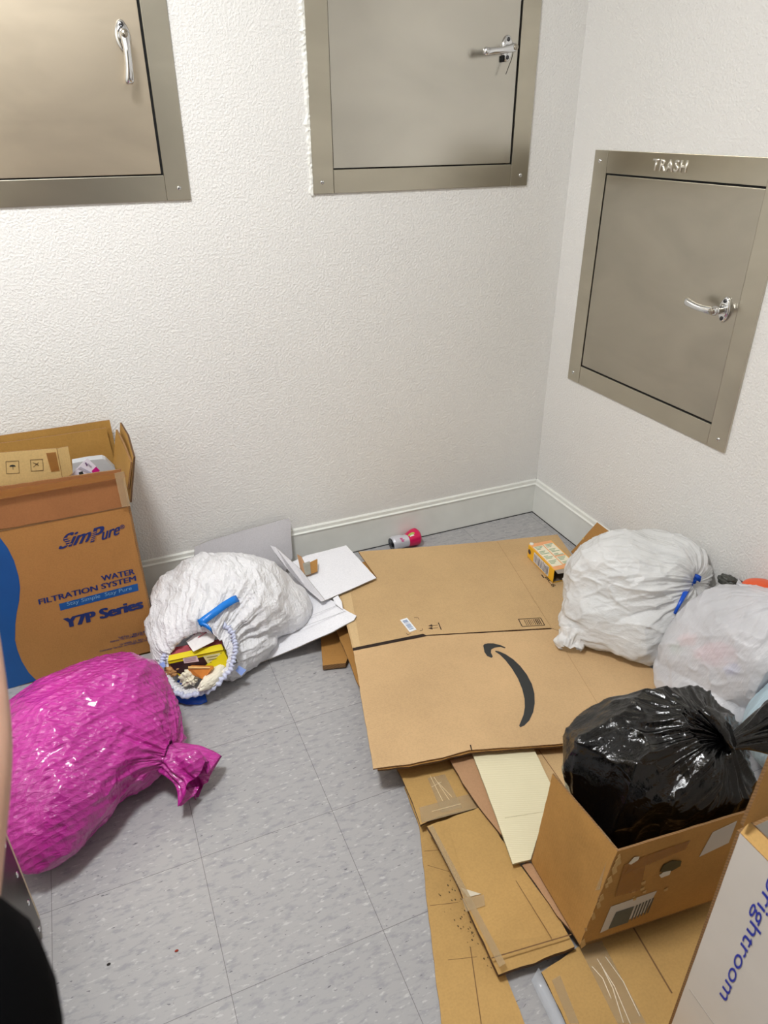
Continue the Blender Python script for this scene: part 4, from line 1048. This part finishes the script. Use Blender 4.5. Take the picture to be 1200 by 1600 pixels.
WPM = plastic('white_bag_plastic', (248, 248, 251), .3, bumps=((28, (3, 1, 1), .9, .009), (75, (1, 1, 3), .9, .004)), var=.03, trans=.12)
wb = thing('trash_bag', 'white drawstring trash bag lying open with blue ties and rubbish showing', 'trash bag', (-1.35, -.36, 0))
Mc = at(313, 1028, .105)
mu = (at(364, 1020, .115) - at(262, 1035, .10)) * .5; mv = (at(318, 975, .16) - at(302, 1080, .025)) * .5
nm = mu.cross(mv).normalized()
if nm.dot(CAM - Mc) < 0: nm = -nm
def overpanel(P):
    h = .006 + np.clip((P[:, 0] + 1.30) / .33, 0, 1) * .092
    P[:, 2] = np.where((P[:, 0] > -1.30) & (P[:, 2] < h), h, P[:, 2])
    P[:, 0] = np.where((P[:, 1] > -.32) & (P[:, 0] < -1.548), -1.548, P[:, 0])
    return P
o_, Pw, rim = bag_mesh('bag_body', (-1.345, -.345, .13), tuple(Mc - V3((-1.345, -.345, .13))), [((-1.33, -.32, .13), (.20, .165, .155), (('Z', -25),)), ((-1.45, -.42, .11), (.135, .13, .13)), ((-1.20, -.345, .085), (.145, .095, .08), (('Z', -20),)), ((-1.49, -.27, .10), (.10, .12, .12)), ((-1.335, -.455, .060), (.095, .080, .058))],
         WPM, wb, 340, 190, mouth=(Mc + nm * .012, mu * 1.08, mv * 1.05, nm), pleat=(.010, 22, 1.5), blend=.55, poly=(30, .4, 8),
         folds=((.007, (22, 8, 8), (('Z', 25),), 3), (.004, (50, 18, 18), (('Z', 20),), 3)), facets=((.008, 13),), floor=0.0, ymax=-.075, minb=overpanel)
# hem round the mouth: ruffled band
HM = plastic('hem_plastic', (206, 212, 236), .35, bumps=((70, (1, 1, 1), .5, .003),), var=.06)
nR = len(rim); V = []; F = []; cM = np.array(Mc); nmv = np.array(nm)
for k in range(nR):
    p = rim[k]; o_r = (p - cM); o_r /= np.linalg.norm(o_r); a = 2 * math.pi * k / nR
    rf = .5 + .5 * math.sin(k * .95 + 2.5 * math.sin(a * 3))
    for t_ in range(8):
        b_ = 2 * math.pi * t_ / 8
        V.append(p + o_r * (math.cos(b_) * (.006 + .003 * rf) + .003) + nmv * (math.sin(b_) * (.004 + .004 * rf) + .006))
for k in range(nR):
    for t_ in range(8): F.append([k * 8 + t_, k * 8 + (t_ + 1) % 8, ((k + 1) % nR) * 8 + (t_ + 1) % 8, ((k + 1) % nR) * 8 + t_])
V = [(v[0], v[1], max(v[2], .002)) for v in V]
mob('hem', V, F, HM, wb, True)
BT = plastic('blue_tie_plastic', (20, 128, 226), .3, bumps=((40, (1, 1, 1), .3, .003),), var=.08); BT2 = plastic('blue_tie_dark', (10, 82, 200), .3, bumps=((40, (1, 1, 1), .3, .003),), var=.08)
ribbon('drawstring', [surf(Pw, 311, 975, .008), surf(Pw, 320, 968, .010), surf(Pw, 334, 958, .012), surf(Pw, 350, 946, .012), surf(Pw, 365, 937, .010), surf(Pw, 371, 935, .004)], [V3((-.006, .014, .014))] * 6, BT, wb, .0015)
ribbon('drawstring', [surf(Pw, 310, 972, .012), surf(Pw, 318, 975, .013), surf(Pw, 326, 980, .016), surf(Pw, 331, 986, .016)], [V3((-.002, .010, .014))] * 4, BT, wb, .0015)
ribbon('drawstring', [at(250, 1080, .006), at(268, 1088, .012), at(290, 1094, .010), at(312, 1094, .006), at(322, 1090, .004)], [V3((.0, .03, .004))] * 5, BT2, wb, .0012)
ribbon('drawstring', [at(280, 1062, .045), at(284, 1074, .026), at(292, 1086, .012), at(303, 1092, .008)], [V3((.03, .008, .004))] * 4, BT2, wb, .0012)
PB_ = plain('periwinkle_tab', (150, 176, 240), .4)
for q in (((242, 1040), (256, 1034), (259, 1041), (249, 1048)), ((368, 1048), (373, 1040), (385, 1047), (377, 1056))):
    m0 = surf(Pw, sum(a[0] for a in q) / 4, sum(a[1] for a in q) / 4, .022)
    prism('hem_tab', [onp(x, y, m0, AF) for x, y in q], .001, PB_, wb)
adopt(wb)

# rubbish inside its mouth
yb = thing('food_box', 'yellow and dark food box inside the mouth of the open white bag', 'food box', tuple(at(310, 1035, .04)))
YBX = plain('box_yellow', (226, 206, 22), .4, var=.05); DKM = plain('box_dark_maroon', (50, 28, 34), .4); PTX = plain('box_pale', (214, 208, 156), .5)
zt_ = .115
f1, f2, f3, f4 = at(262, 1034, .118), at(349, 1016, .125), at(361, 1040, .085), at(285, 1062, .06)
prism('front_face', [f1, f2, f3, f4], .035, YBX, yb)
prism('top_face', [at(262, 1033, .119), at(349, 1015, .127), at(346, 998, .135), at(270, 1012, .130)], .02, plain('box_print_red', (160, 70, 80), .45, var=.5), yb)
prism('edge_band', [at(262, 1033, .122), at(349, 1015, .130), at(346, 1006, .136), at(264, 1024, .127)], .002, YBX, yb)
nY = (f2 - f1).cross(f4 - f1).normalized()
def yq(name, pix, mat, off=.0012): return decal(name, [onp(x, y, f1, nY) for x, y in pix], mat, yb, off)
yq('dark_panel', [(265, 1037), (318, 1026), (332, 1050), (300, 1062), (275, 1050)], DKM)
yq('pale_panel', [(317, 1025), (343, 1020), (356, 1040), (333, 1048)], PTX)
yq('red_stripe', [(344, 1020), (347, 1019), (360, 1038), (356, 1039)], plain('box_olive', (170, 160, 40), .5), .001)
for k in range(4): yq('print_line', [(323 + k * 2.6, 1026.5 + k * 4), (340 + k * 2.6, 1023.5 + k * 4), (340.5 + k * 2.6, 1024.5 + k * 4), (323.5 + k * 2.6, 1027.5 + k * 4)], plain('print_olive', (130, 120, 50), .6), .002)
yq('sticker', [(285, 1027), (307, 1023), (311, 1033), (288, 1036)], plain('sticker_pink_white', (226, 206, 212), .5), .002)
for k in range(3): yq('sticker_print', [(288, 1029 + k * 2.2), (306, 1026 + k * 2.2), (306.3, 1026.8 + k * 2.2), (288.3, 1029.8 + k * 2.2)], plain('sticker_ink', (150, 120, 130), .6), .0026)
adopt(yb)
rp = thing('paper_slip', 'white folded paper with a red mark on top of the yellow box in a bag', 'paper', tuple(at(315, 1000, .14)))
pA = [at(291, 1002, .150), at(320, 978, .168), at(337, 990, .160), at(334, 1002, .150), at(302, 1018, .142)]
prism('sheet', pA, .0015, plain('paper_white', (232, 228, 226), .5, var=.03), rp)
nP = (pA[1] - pA[0]).cross(pA[4] - pA[0]).normalized()
decal('red_mark', [onp(313, 986, pA[0], nP), onp(316, 984.5, pA[0], nP), onp(318.5, 987, pA[0], nP), onp(316, 990, pA[0], nP), onp(313, 989, pA[0], nP)], plain('red_ink', (200, 40, 60), .5), rp, .001)
decal('maroon_line', [onp(302, 991, pA[0], nP), onp(319, 980, pA[0], nP), onp(320, 981, pA[0], nP), onp(303, 992.5, pA[0], nP)], plain('maroon_ink', (120, 50, 70), .5), rp, .001)
decal('red_line', [onp(309, 996, pA[0], nP), onp(325, 986, pA[0], nP), onp(325.5, 987, pA[0], nP), onp(309.5, 997, pA[0], nP)], plain('red_ink_b', (210, 120, 130), .5), rp, .001)
adopt(rp)
dkn = thing('green_packet', 'dark green printed packet beside the yellow box in the open white bag', 'packet', tuple(at(355, 1015, .1)))
prism('packet', [at(347, 1000, .125), at(360, 1005, .118), at(368, 1035, .09), at(362, 1038, .085), at(352, 1016, .10)], .01, plain('packet_dark_green', (58, 62, 36), .4, var=.5), dkn); adopt(dkn)
og = thing('food_box', 'small orange printed food box below the yellow one in the open white bag', 'food box', tuple(at(310, 1050, .05)))
prism('box', [at(295, 1042, .108), at(328, 1043, .108), at(330, 1046, .106), at(318, 1062, .080), at(292, 1050, .09)], .02, plain('box_orange', (206, 128, 52), .5, var=.35), og)
prism('lid_edge', [at(294, 1041, .110), at(328, 1042, .110), at(328, 1044, .109), at(294, 1044, .109)], .003, plain('box_tan_edge', (222, 176, 110), .5), og); adopt(og)
def crumple(name, label, cat, c, rad, mat, seed, sub=5, flat=1.0, floorz=0.0, rot=0.0, amp=.35):
    bm = bmesh.new(); bmesh.ops.create_icosphere(bm, subdivisions=sub, radius=1.0)
    P = np.array([v.co[:] for v in bm.verts]); f1_, f2_ = worley(P * 2.2 + seed, seed); n_ = vnoise(P * 1.6 + seed, seed); f3_, f4_ = worley(P * 5 + seed, seed + 4)
    r_ = 1 + amp * (np.clip(f2_ - f1_, 0, .7) - .3) + amp * .8 * n_ + amp * .35 * (np.clip(f4_ - f3_, 0, .6) - .2)
    P = P * r_[:, None] * np.array(rad); P = P @ rotm('Z', rot).T + np.array(c)
    P[:, 2] = np.maximum(P[:, 2], floorz)
    for v, p in zip(bm.verts, P): v.co = p
    return tag(bmo(name, bm, mat, None, True), label, cat)
NAP = plastic('napkin_cream', (236, 230, 206), .6, bumps=((60, (1, 1, 1), .4, .002),), var=.04)
crumple('crumpled_napkin', 'crumpled white napkin at the lower lip of the open white bag', 'napkin', tuple(at(296, 1060, .072)), (.028, .024, .022), NAP, 3, flat=1, floorz=.03, amp=.6)
crumple('crumpled_napkin', 'smooth rolled cream napkin at the lower right of the open bag mouth', 'napkin', tuple(at(335, 1058, .072)), (.058, .020, .020), plastic('napkin_cream_b', (238, 232, 212), .5, bumps=((40, (1, 1, 1), .3, .002),), var=.03), 6, rot=38, floorz=.02, amp=.22)
crumple('food_scrap', 'brown food scrap at the left side of the open bag mouth', 'food scrap', tuple(at(272, 1046, .085)), (.022, .014, .014), plain('food_brown', (186, 138, 84), .7, var=.3), 9, floorz=.03, amp=.5)

# white bag with the blue tie
WT = plastic('thin_white_plastic', (247, 248, 248), .24, alpha=.82, trans=.1, bumps=((24, (1, 1, 3), .6, .006), (80, (1, 3, 1), .45, .0025)), var=.06)
bt = thing('trash_bag', 'translucent white trash bag tied with a blue drawstring leaning on the right wall', 'trash bag', (-.26, -.84, ZA))
Kt = at(1077, 912, .264)
o_, Pt, rim = bag_mesh('bag_body', (-.25, -.84, .21), tuple(Kt - V3((-.25, -.84, .21))), [((-.235, -.825, .215), (.19, .158, .158), (('Z', -30),)), ((-.12, -.885, .262), (.125, .14, .118)), ((-.368, -.87, .155), (.13, .105, .09)), ((-.27, -.96, .15), (.13, .09, .08)), ((-.40, -.845, .12), (.09, .09, .05))],
         WT, bt, 340, 190, knot=tuple(Kt), knot_r=.010, pleat=(.008, 26, 1.2), blend=.62, poly=(36, .55, 4),
         folds=((.006, (12, 26, 26), (('Z', -35),), 4), (.003, (26, 60, 60), (('Z', -35),), 3)), facets=((.006, 11),), floor=ZA + .002, xmax=-.004)
tuft('corner_tail', tuple(surf(Pt, 892, 985, -.02)), (-.4, -.5, -.5), .055, .036, .026, WT, bt, 12, 4)
tw = (CAM - Kt).normalized()
ribbon('drawstring', [Kt + tw * .012 + AR * a + AU * b for a, b in ((-.020, .004), (-.010, .016), (.006, .022), (.022, .018), (.032, .012))], [AU * .016 + AR * .004] * 5, BT2, bt, .0018)
ribbon('drawstring', [Kt + tw * .014 + AR * a + AU * b for a, b in ((.004, .020), (.014, .010), (.010, .0))], [AR * .014] * 3, BT2, bt, .0018)
bm = bmesh.new(); tube(bm, [Kt + tw * .012 + AU * .016, Kt + tw * .014, surf(Pt, 1069, 930, .010), surf(Pt, 1061, 945, .009), surf(Pt, 1054, 959, .006)], [.009, .011, .006, .0045, .004], 12, .6)
bmo('drawstring', bm, BT2, bt, True)
adopt(bt)

crumple('bag_contents', 'grey green rubbish seen dimly through the white bag with the blue tie', 'rubbish', tuple(surf(Pt, 960, 925, -.115)), (.085, .07, .065), plain('contents_grey_green', (96, 116, 120), .6, var=.5), 5, floorz=ZA + .01, amp=.12)

# cloudy bag at the right edge
CLM = plastic('cloudy_clear_plastic', (242, 243, 247), .28, alpha=.74, trans=.12, bumps=((40, (1, 4, 1), .6, .004),), var=.03, pattern=(90, .35, .002, .1))
cbg = thing('plastic_bag', 'cloudy translucent bag with pink and blue rubbish inside, at the right edge by the wall', 'plastic bag', (-.17, -1.2, ZA))
def roundtub(P):
    P[:, 1] = np.clip(P[:, 1], -1.318, -1.032)
    dx, dy = P[:, 0] + .060, P[:, 1] + 1.117; r_ = np.sqrt(dx * dx + dy * dy) + 1e-6; m = (r_ < .066) & (P[:, 2] < .342)
    ux, uy = dx / r_, dy / r_; ux = np.where(m, np.minimum(ux, -.2), ux); n_ = np.sqrt(ux * ux + uy * uy)
    P[:, 0] = np.where(m, -.060 + ux / n_ * .067, P[:, 0]); P[:, 1] = np.where(m, -1.117 + uy / n_ * .067, P[:, 1])
    return P
o_, Pc, rim = bag_mesh('bag_body', (-.17, -1.19, .19), (.3, -.2, .9), [((-.145, -1.19, .22), (.155, .19, .156)), ((-.225, -1.15, .165), (.125, .12, .105)), ((-.27, -1.19, .115), (.11, .13, .065)), ((-.12, -1.29, .20), (.12, .12, .11))],
         CLM, cbg, 320, 180, knot=(-.06, -1.26, .34), knot_r=.02, pleat=(.006, 16, .8), blend=.35, poly=(30, .6, 9), pexp=6,
         folds=((.004, (14, 34, 34), (('Z', 30),), 3),), facets=((.005, 12),), floor=ZA + .001, xmax=-.004, minb=roundtub)
adopt(cbg)
crumple('pink_wrapper', 'blurred pink wrapper inside the cloudy bag', 'wrapper', tuple(surf(Pc, 1122, 1022, -.075)), (.055, .042, .030), plain('wrap_pink', (236, 60, 110), .5), 2, 4)
crumple('blue_cap', 'small blue lump inside the cloudy bag', 'wrapper', tuple(surf(Pc, 1143, 1046, -.055)), (.020, .018, .016), plain('wrap_blue', (40, 60, 220), .5), 4, 3)
crumple('green_wrapper', 'small green wrapper inside the cloudy bag at its left', 'wrapper', tuple(surf(Pc, 1060, 1014, -.050)), (.024, .018, .014), plain('wrap_green', (90, 190, 150), .5), 7, 3)
crumple('red_wrapper', 'small faint red wrapper inside the cloudy bag above the green one', 'wrapper', tuple(surf(Pc, 1076, 1000, -.050)), (.028, .020, .014), plain('wrap_red', (236, 110, 110), .5), 8, 3)

crumple('plastic_scrap', 'small dark grey plastic scrap against the right wall, above the cloudy bag', 'plastic scrap', (-.03, -.985, .270), (.022, .03, .016), plastic('dark_scrap', (70, 72, 66), .3), 14, 4, amp=.5)
# light blue bag, orange tub, dark scrap
LBM = plastic('light_blue_plastic', (196, 220, 232), .35, bumps=((14, (1, 9, 1), .8, .006),), var=.04, trans=.2)
lbg = thing('plastic_bag', 'light blue ribbed plastic bag at the right edge between the cloudy and black bags', 'plastic bag', (-.2, -1.36, .06))
bag_mesh('bag_body', (-.20, -1.42, .17), (.5, -.2, .5), [((-.18, -1.41, .18), (.19, .13, .12), (('Z', 10),))], LBM, lbg, 220, 120, knot=(-.08, -1.45, .25), pleat=(.004, 14, .7), folds=((.004, (10, 40, 20), (), 3),), facets=((.004, 14),), floor=.056, xmax=-.004, ymax=-1.322); adopt(lbg)
ort = thing('orange_tub', 'orange plastic tub whose rounded lid shows behind the cloudy bag at the right wall', 'tub', (-.062, -1.115, .0))
bm = bmesh.new(); rings = []
for (rr_, z_) in ((.045, .002), (.05, .01), (.060, .295), (.066, .300), (.066, .312), (.060, .322), (.045, .330), (.02, .334), (.001, .335)):
    rings.append([bm.verts.new((-.062 + rr_ * .85 * math.cos(a), -1.115 + rr_ * math.sin(a) * .85, z_ + .012 * (z_ > .2))) for a in [2 * math.pi * k / 48 for k in range(48)]])
for i in range(8):
    for k in range(48): bm.faces.new((rings[i][k], rings[i][(k + 1) % 48], rings[i + 1][(k + 1) % 48], rings[i + 1][k]))
bm.faces.new(rings[0][::-1])
bmo('tub_body', bm, plain('orange_plastic', (228, 84, 24), .35), ort, True); adopt(ort)

# ------------------------------------------------------------------ person at the left, holding the door open
def skin_mesh(name, verts, edges, radii, mat, parent=None, levels=2, root=0):
    me = bpy.data.meshes.new(name); me.from_pydata(verts, edges, []); o = bpy.data.objects.new(name, me); COL.objects.link(o)
    md = o.modifiers.new('skin', 'SKIN'); md.use_smooth_shade = True
    for i, r_ in enumerate(radii):
        sv = me.skin_vertices[0].data[i]; sv.radius = r_ if isinstance(r_, tuple) else (r_, r_); sv.use_root = (i == root)
    sb = o.modifiers.new('sub', 'SUBSURF'); sb.levels = levels; sb.render_levels = levels
    dg = bpy.context.evaluated_depsgraph_get(); m2 = bpy.data.meshes.new_from_object(o.evaluated_get(dg)); bpy.data.objects.remove(o)
    m2.name = name; m2.materials.clear(); m2.materials.append(mat); m2.polygons.foreach_set('use_smooth', [True] * len(m2.polygons))
    o = bpy.data.objects.new(name, m2); COL.objects.link(o)
    if parent: o.parent = parent
    return o
SK = NT('skin'); SK.set(Base_Color=SK.ramp(SK.noise(SK.mapping(), 20, 3), [(.3, lin((206, 158, 134))), (.7, lin((222, 176, 152)))]), Roughness=.5)
SK.b.inputs['Subsurface Weight'].default_value = .15; SK.b.inputs['Subsurface Radius'].default_value = (.02, .008, .004); SK.b.inputs['Subsurface Scale'].default_value = .4
CLO = plain('black_cloth', (4, 4, 5), 1.0, var=.1); CLO.node_tree.nodes['Principled BSDF'].inputs['Specular IOR Level'].default_value = .05; JN = plain('dark_trousers', (26, 28, 34), .9)
pr = thing('person', 'person in a black long sleeved top at the left edge, bare forearm reaching forward', 'person', (-1.66, -2.62, 0))
E_ = atd(-150, 1640, .31); Wm = atd(-76, 1180, .47); W1 = atd(-66, 1000, .57); W2 = atd(-72, 880, .66)
hand_dir = (V3((-1.868, W2.y + .09, W2.z + .02)) - W2)
Pk = [(-1.62, -2.62, .92), (-1.62, -2.62, 1.08), (-1.62, -2.60, 1.24), (-1.62, -2.58, 1.33), (-1.62, -2.56, 1.40), (-1.62, -2.54, 1.47), (-1.62, -2.535, 1.55),   # 0-6 pelvis..head
      (-1.71, -2.57, 1.31), (-1.79, -2.52, 1.28), tuple(V3((-1.77, -2.30, 1.16))), tuple(E_), tuple(Wm), tuple(W1), tuple(W2),                     # 7-13 left arm
      tuple(W2 + hand_dir * .35),                                                                                                           # 14 palm
      (-1.53, -2.57, 1.31), (-1.44, -2.54, 1.28), (-1.40, -2.42, 1.08), (-1.46, -2.27, 1.22), (-1.50, -2.20, 1.33),                            # 15-19 right arm, raised to the phone
      (-1.71, -2.62, .88), (-1.72, -2.60, .48), (-1.72, -2.64, .09), (-1.72, -2.52, .035),                                                     # 20-23 left leg
      (-1.53, -2.62, .88), (-1.52, -2.60, .48), (-1.52, -2.64, .09), (-1.52, -2.52, .035)]                                                     # 24-27 right leg
Ek = [(0, 1), (1, 2), (2, 3), (3, 4), (4, 5), (5, 6), (3, 7), (7, 8), (8, 9), (9, 10), (10, 11), (11, 12), (12, 13), (13, 14), (3, 15), (15, 16), (16, 17), (17, 18), (18, 19), (0, 20), (20, 21), (21, 22), (22, 23), (0, 24), (24, 25), (25, 26), (26, 27)]
Rk = [(.15, .10), (.13, .09), (.15, .10), (.10, .08), .05, (.075, .09), (.07, .085), .06, .055, .048, .034, .040, .032, .026, (.034, .016), .06, .055, .045, .036, .03, .085, .058, .042, .035, .085, .058, .042, .035]
skin_mesh('body', Pk, Ek, Rk, SK.m, pr)
# fingers of the left hand, closing on the door face
hb = V3(Pk[14]); hd_ = hand_dir.normalized(); sidev = hd_.cross(V3((0, 0, 1))).normalized(); upv_ = V3((0, 0, 1))
for k, (l, r_) in enumerate(((.072, .0085), (.080, .009), (.075, .0088), (.060, .0078))):
    st_ = hb + upv_ * (.026 - k * .017); fd = (V3((0, 1, 0)) * .95 + V3((-.25, 0, .25 - .12 * k))).normalized()
    skin_mesh('finger', [tuple(st_), tuple(st_ + fd * l * .45), tuple(st_ + fd * l * .75 + V3((-.004, 0, 0))), tuple(st_ + fd * l + V3((-.010, 0, 0)))], [(0, 1), (1, 2), (2, 3)], [r_ * 1.15, r_, r_ * .95, r_ * .7], SK.m, pr)
skin_mesh('thumb', [tuple(hb - hd_ * .02 + upv_ * .02), tuple(hb + V3((-.005, .012, .048))), tuple(hb + V3((-.016, .03, .068)))], [(0, 1), (1, 2)], [.013, .0105, .0075], SK.m, pr)
# clothes
S1, S2 = V3(Pk[9]), atd(-92, 1640, .30); Send = atd(-128, 1455, .375)
skin_mesh('long_sleeved_top', [(-1.62, -2.62, .86), (-1.62, -2.62, 1.06), (-1.62, -2.60, 1.24), (-1.62, -2.575, 1.345), (-1.72, -2.57, 1.31), (-1.79, -2.52, 1.28), tuple(S1), tuple(S2), tuple(Send),
                               (-1.52, -2.57, 1.31), (-1.44, -2.54, 1.28), (-1.40, -2.42, 1.08), (-1.455, -2.29, 1.20)],
          [(0, 1), (1, 2), (2, 3), (3, 4), (4, 5), (5, 6), (6, 7), (7, 8), (3, 9), (9, 10), (10, 11), (11, 12)],
          [(.18, .13), (.16, .12), (.18, .125), (.085, .085), .078, .072, .064, .060, .050, .078, .072, .06, .05], CLO, pr)
skin_mesh('trousers', [(-1.62, -2.62, .90), (-1.71, -2.62, .84), (-1.72, -2.60, .48), (-1.72, -2.635, .12), (-1.53, -2.62, .84), (-1.52, -2.60, .48), (-1.52, -2.635, .12)], [(0, 1), (1, 2), (2, 3), (0, 4), (4, 5), (5, 6)],
          [(.165, .12), .105, .078, .065, .105, .078, .065], JN, pr)
bm = bmesh.new(); bmesh.ops.create_uvsphere(bm, u_segments=28, v_segments=20, radius=1)
for v in list(bm.verts):
    v.co = V3((-1.62 + v.co.x * .092, -2.555 + v.co.y * .108, 1.545 + v.co.z * .118))
bmesh.ops.delete(bm, geom=[v for v in bm.verts if v.co.y > -2.50 and v.co.z < 1.60], context='VERTS')
bmo('hair', bm, plain('hair_dark', (44, 32, 26), .6), pr, True)
for s_ in (-1, 1):
    bm = bmesh.new(); bmesh.ops.create_uvsphere(bm, u_segments=14, v_segments=10, radius=.012)
    for v in bm.verts: v.co = V3((-1.62 + s_ * .032, -2.452, 1.535)) + v.co
    bmo('eye', bm, plain('eye_white', (235, 232, 226), .3), pr, True)
bm = bmesh.new(); tube(bm, [(-1.62, -2.455, 1.545), (-1.62, -2.435, 1.515), (-1.62, -2.448, 1.505)], [.007, .012, .008], 10); bmo('nose', bm, SK.m, pr, True)
bm = bmesh.new(); tube(bm, [(-1.645, -2.456, 1.478), (-1.62, -2.446, 1.475), (-1.595, -2.456, 1.478)], [.003, .006, .003], 8); bmo('mouth', bm, plain('lips', (180, 96, 90), .5), pr, True)
adopt(pr)
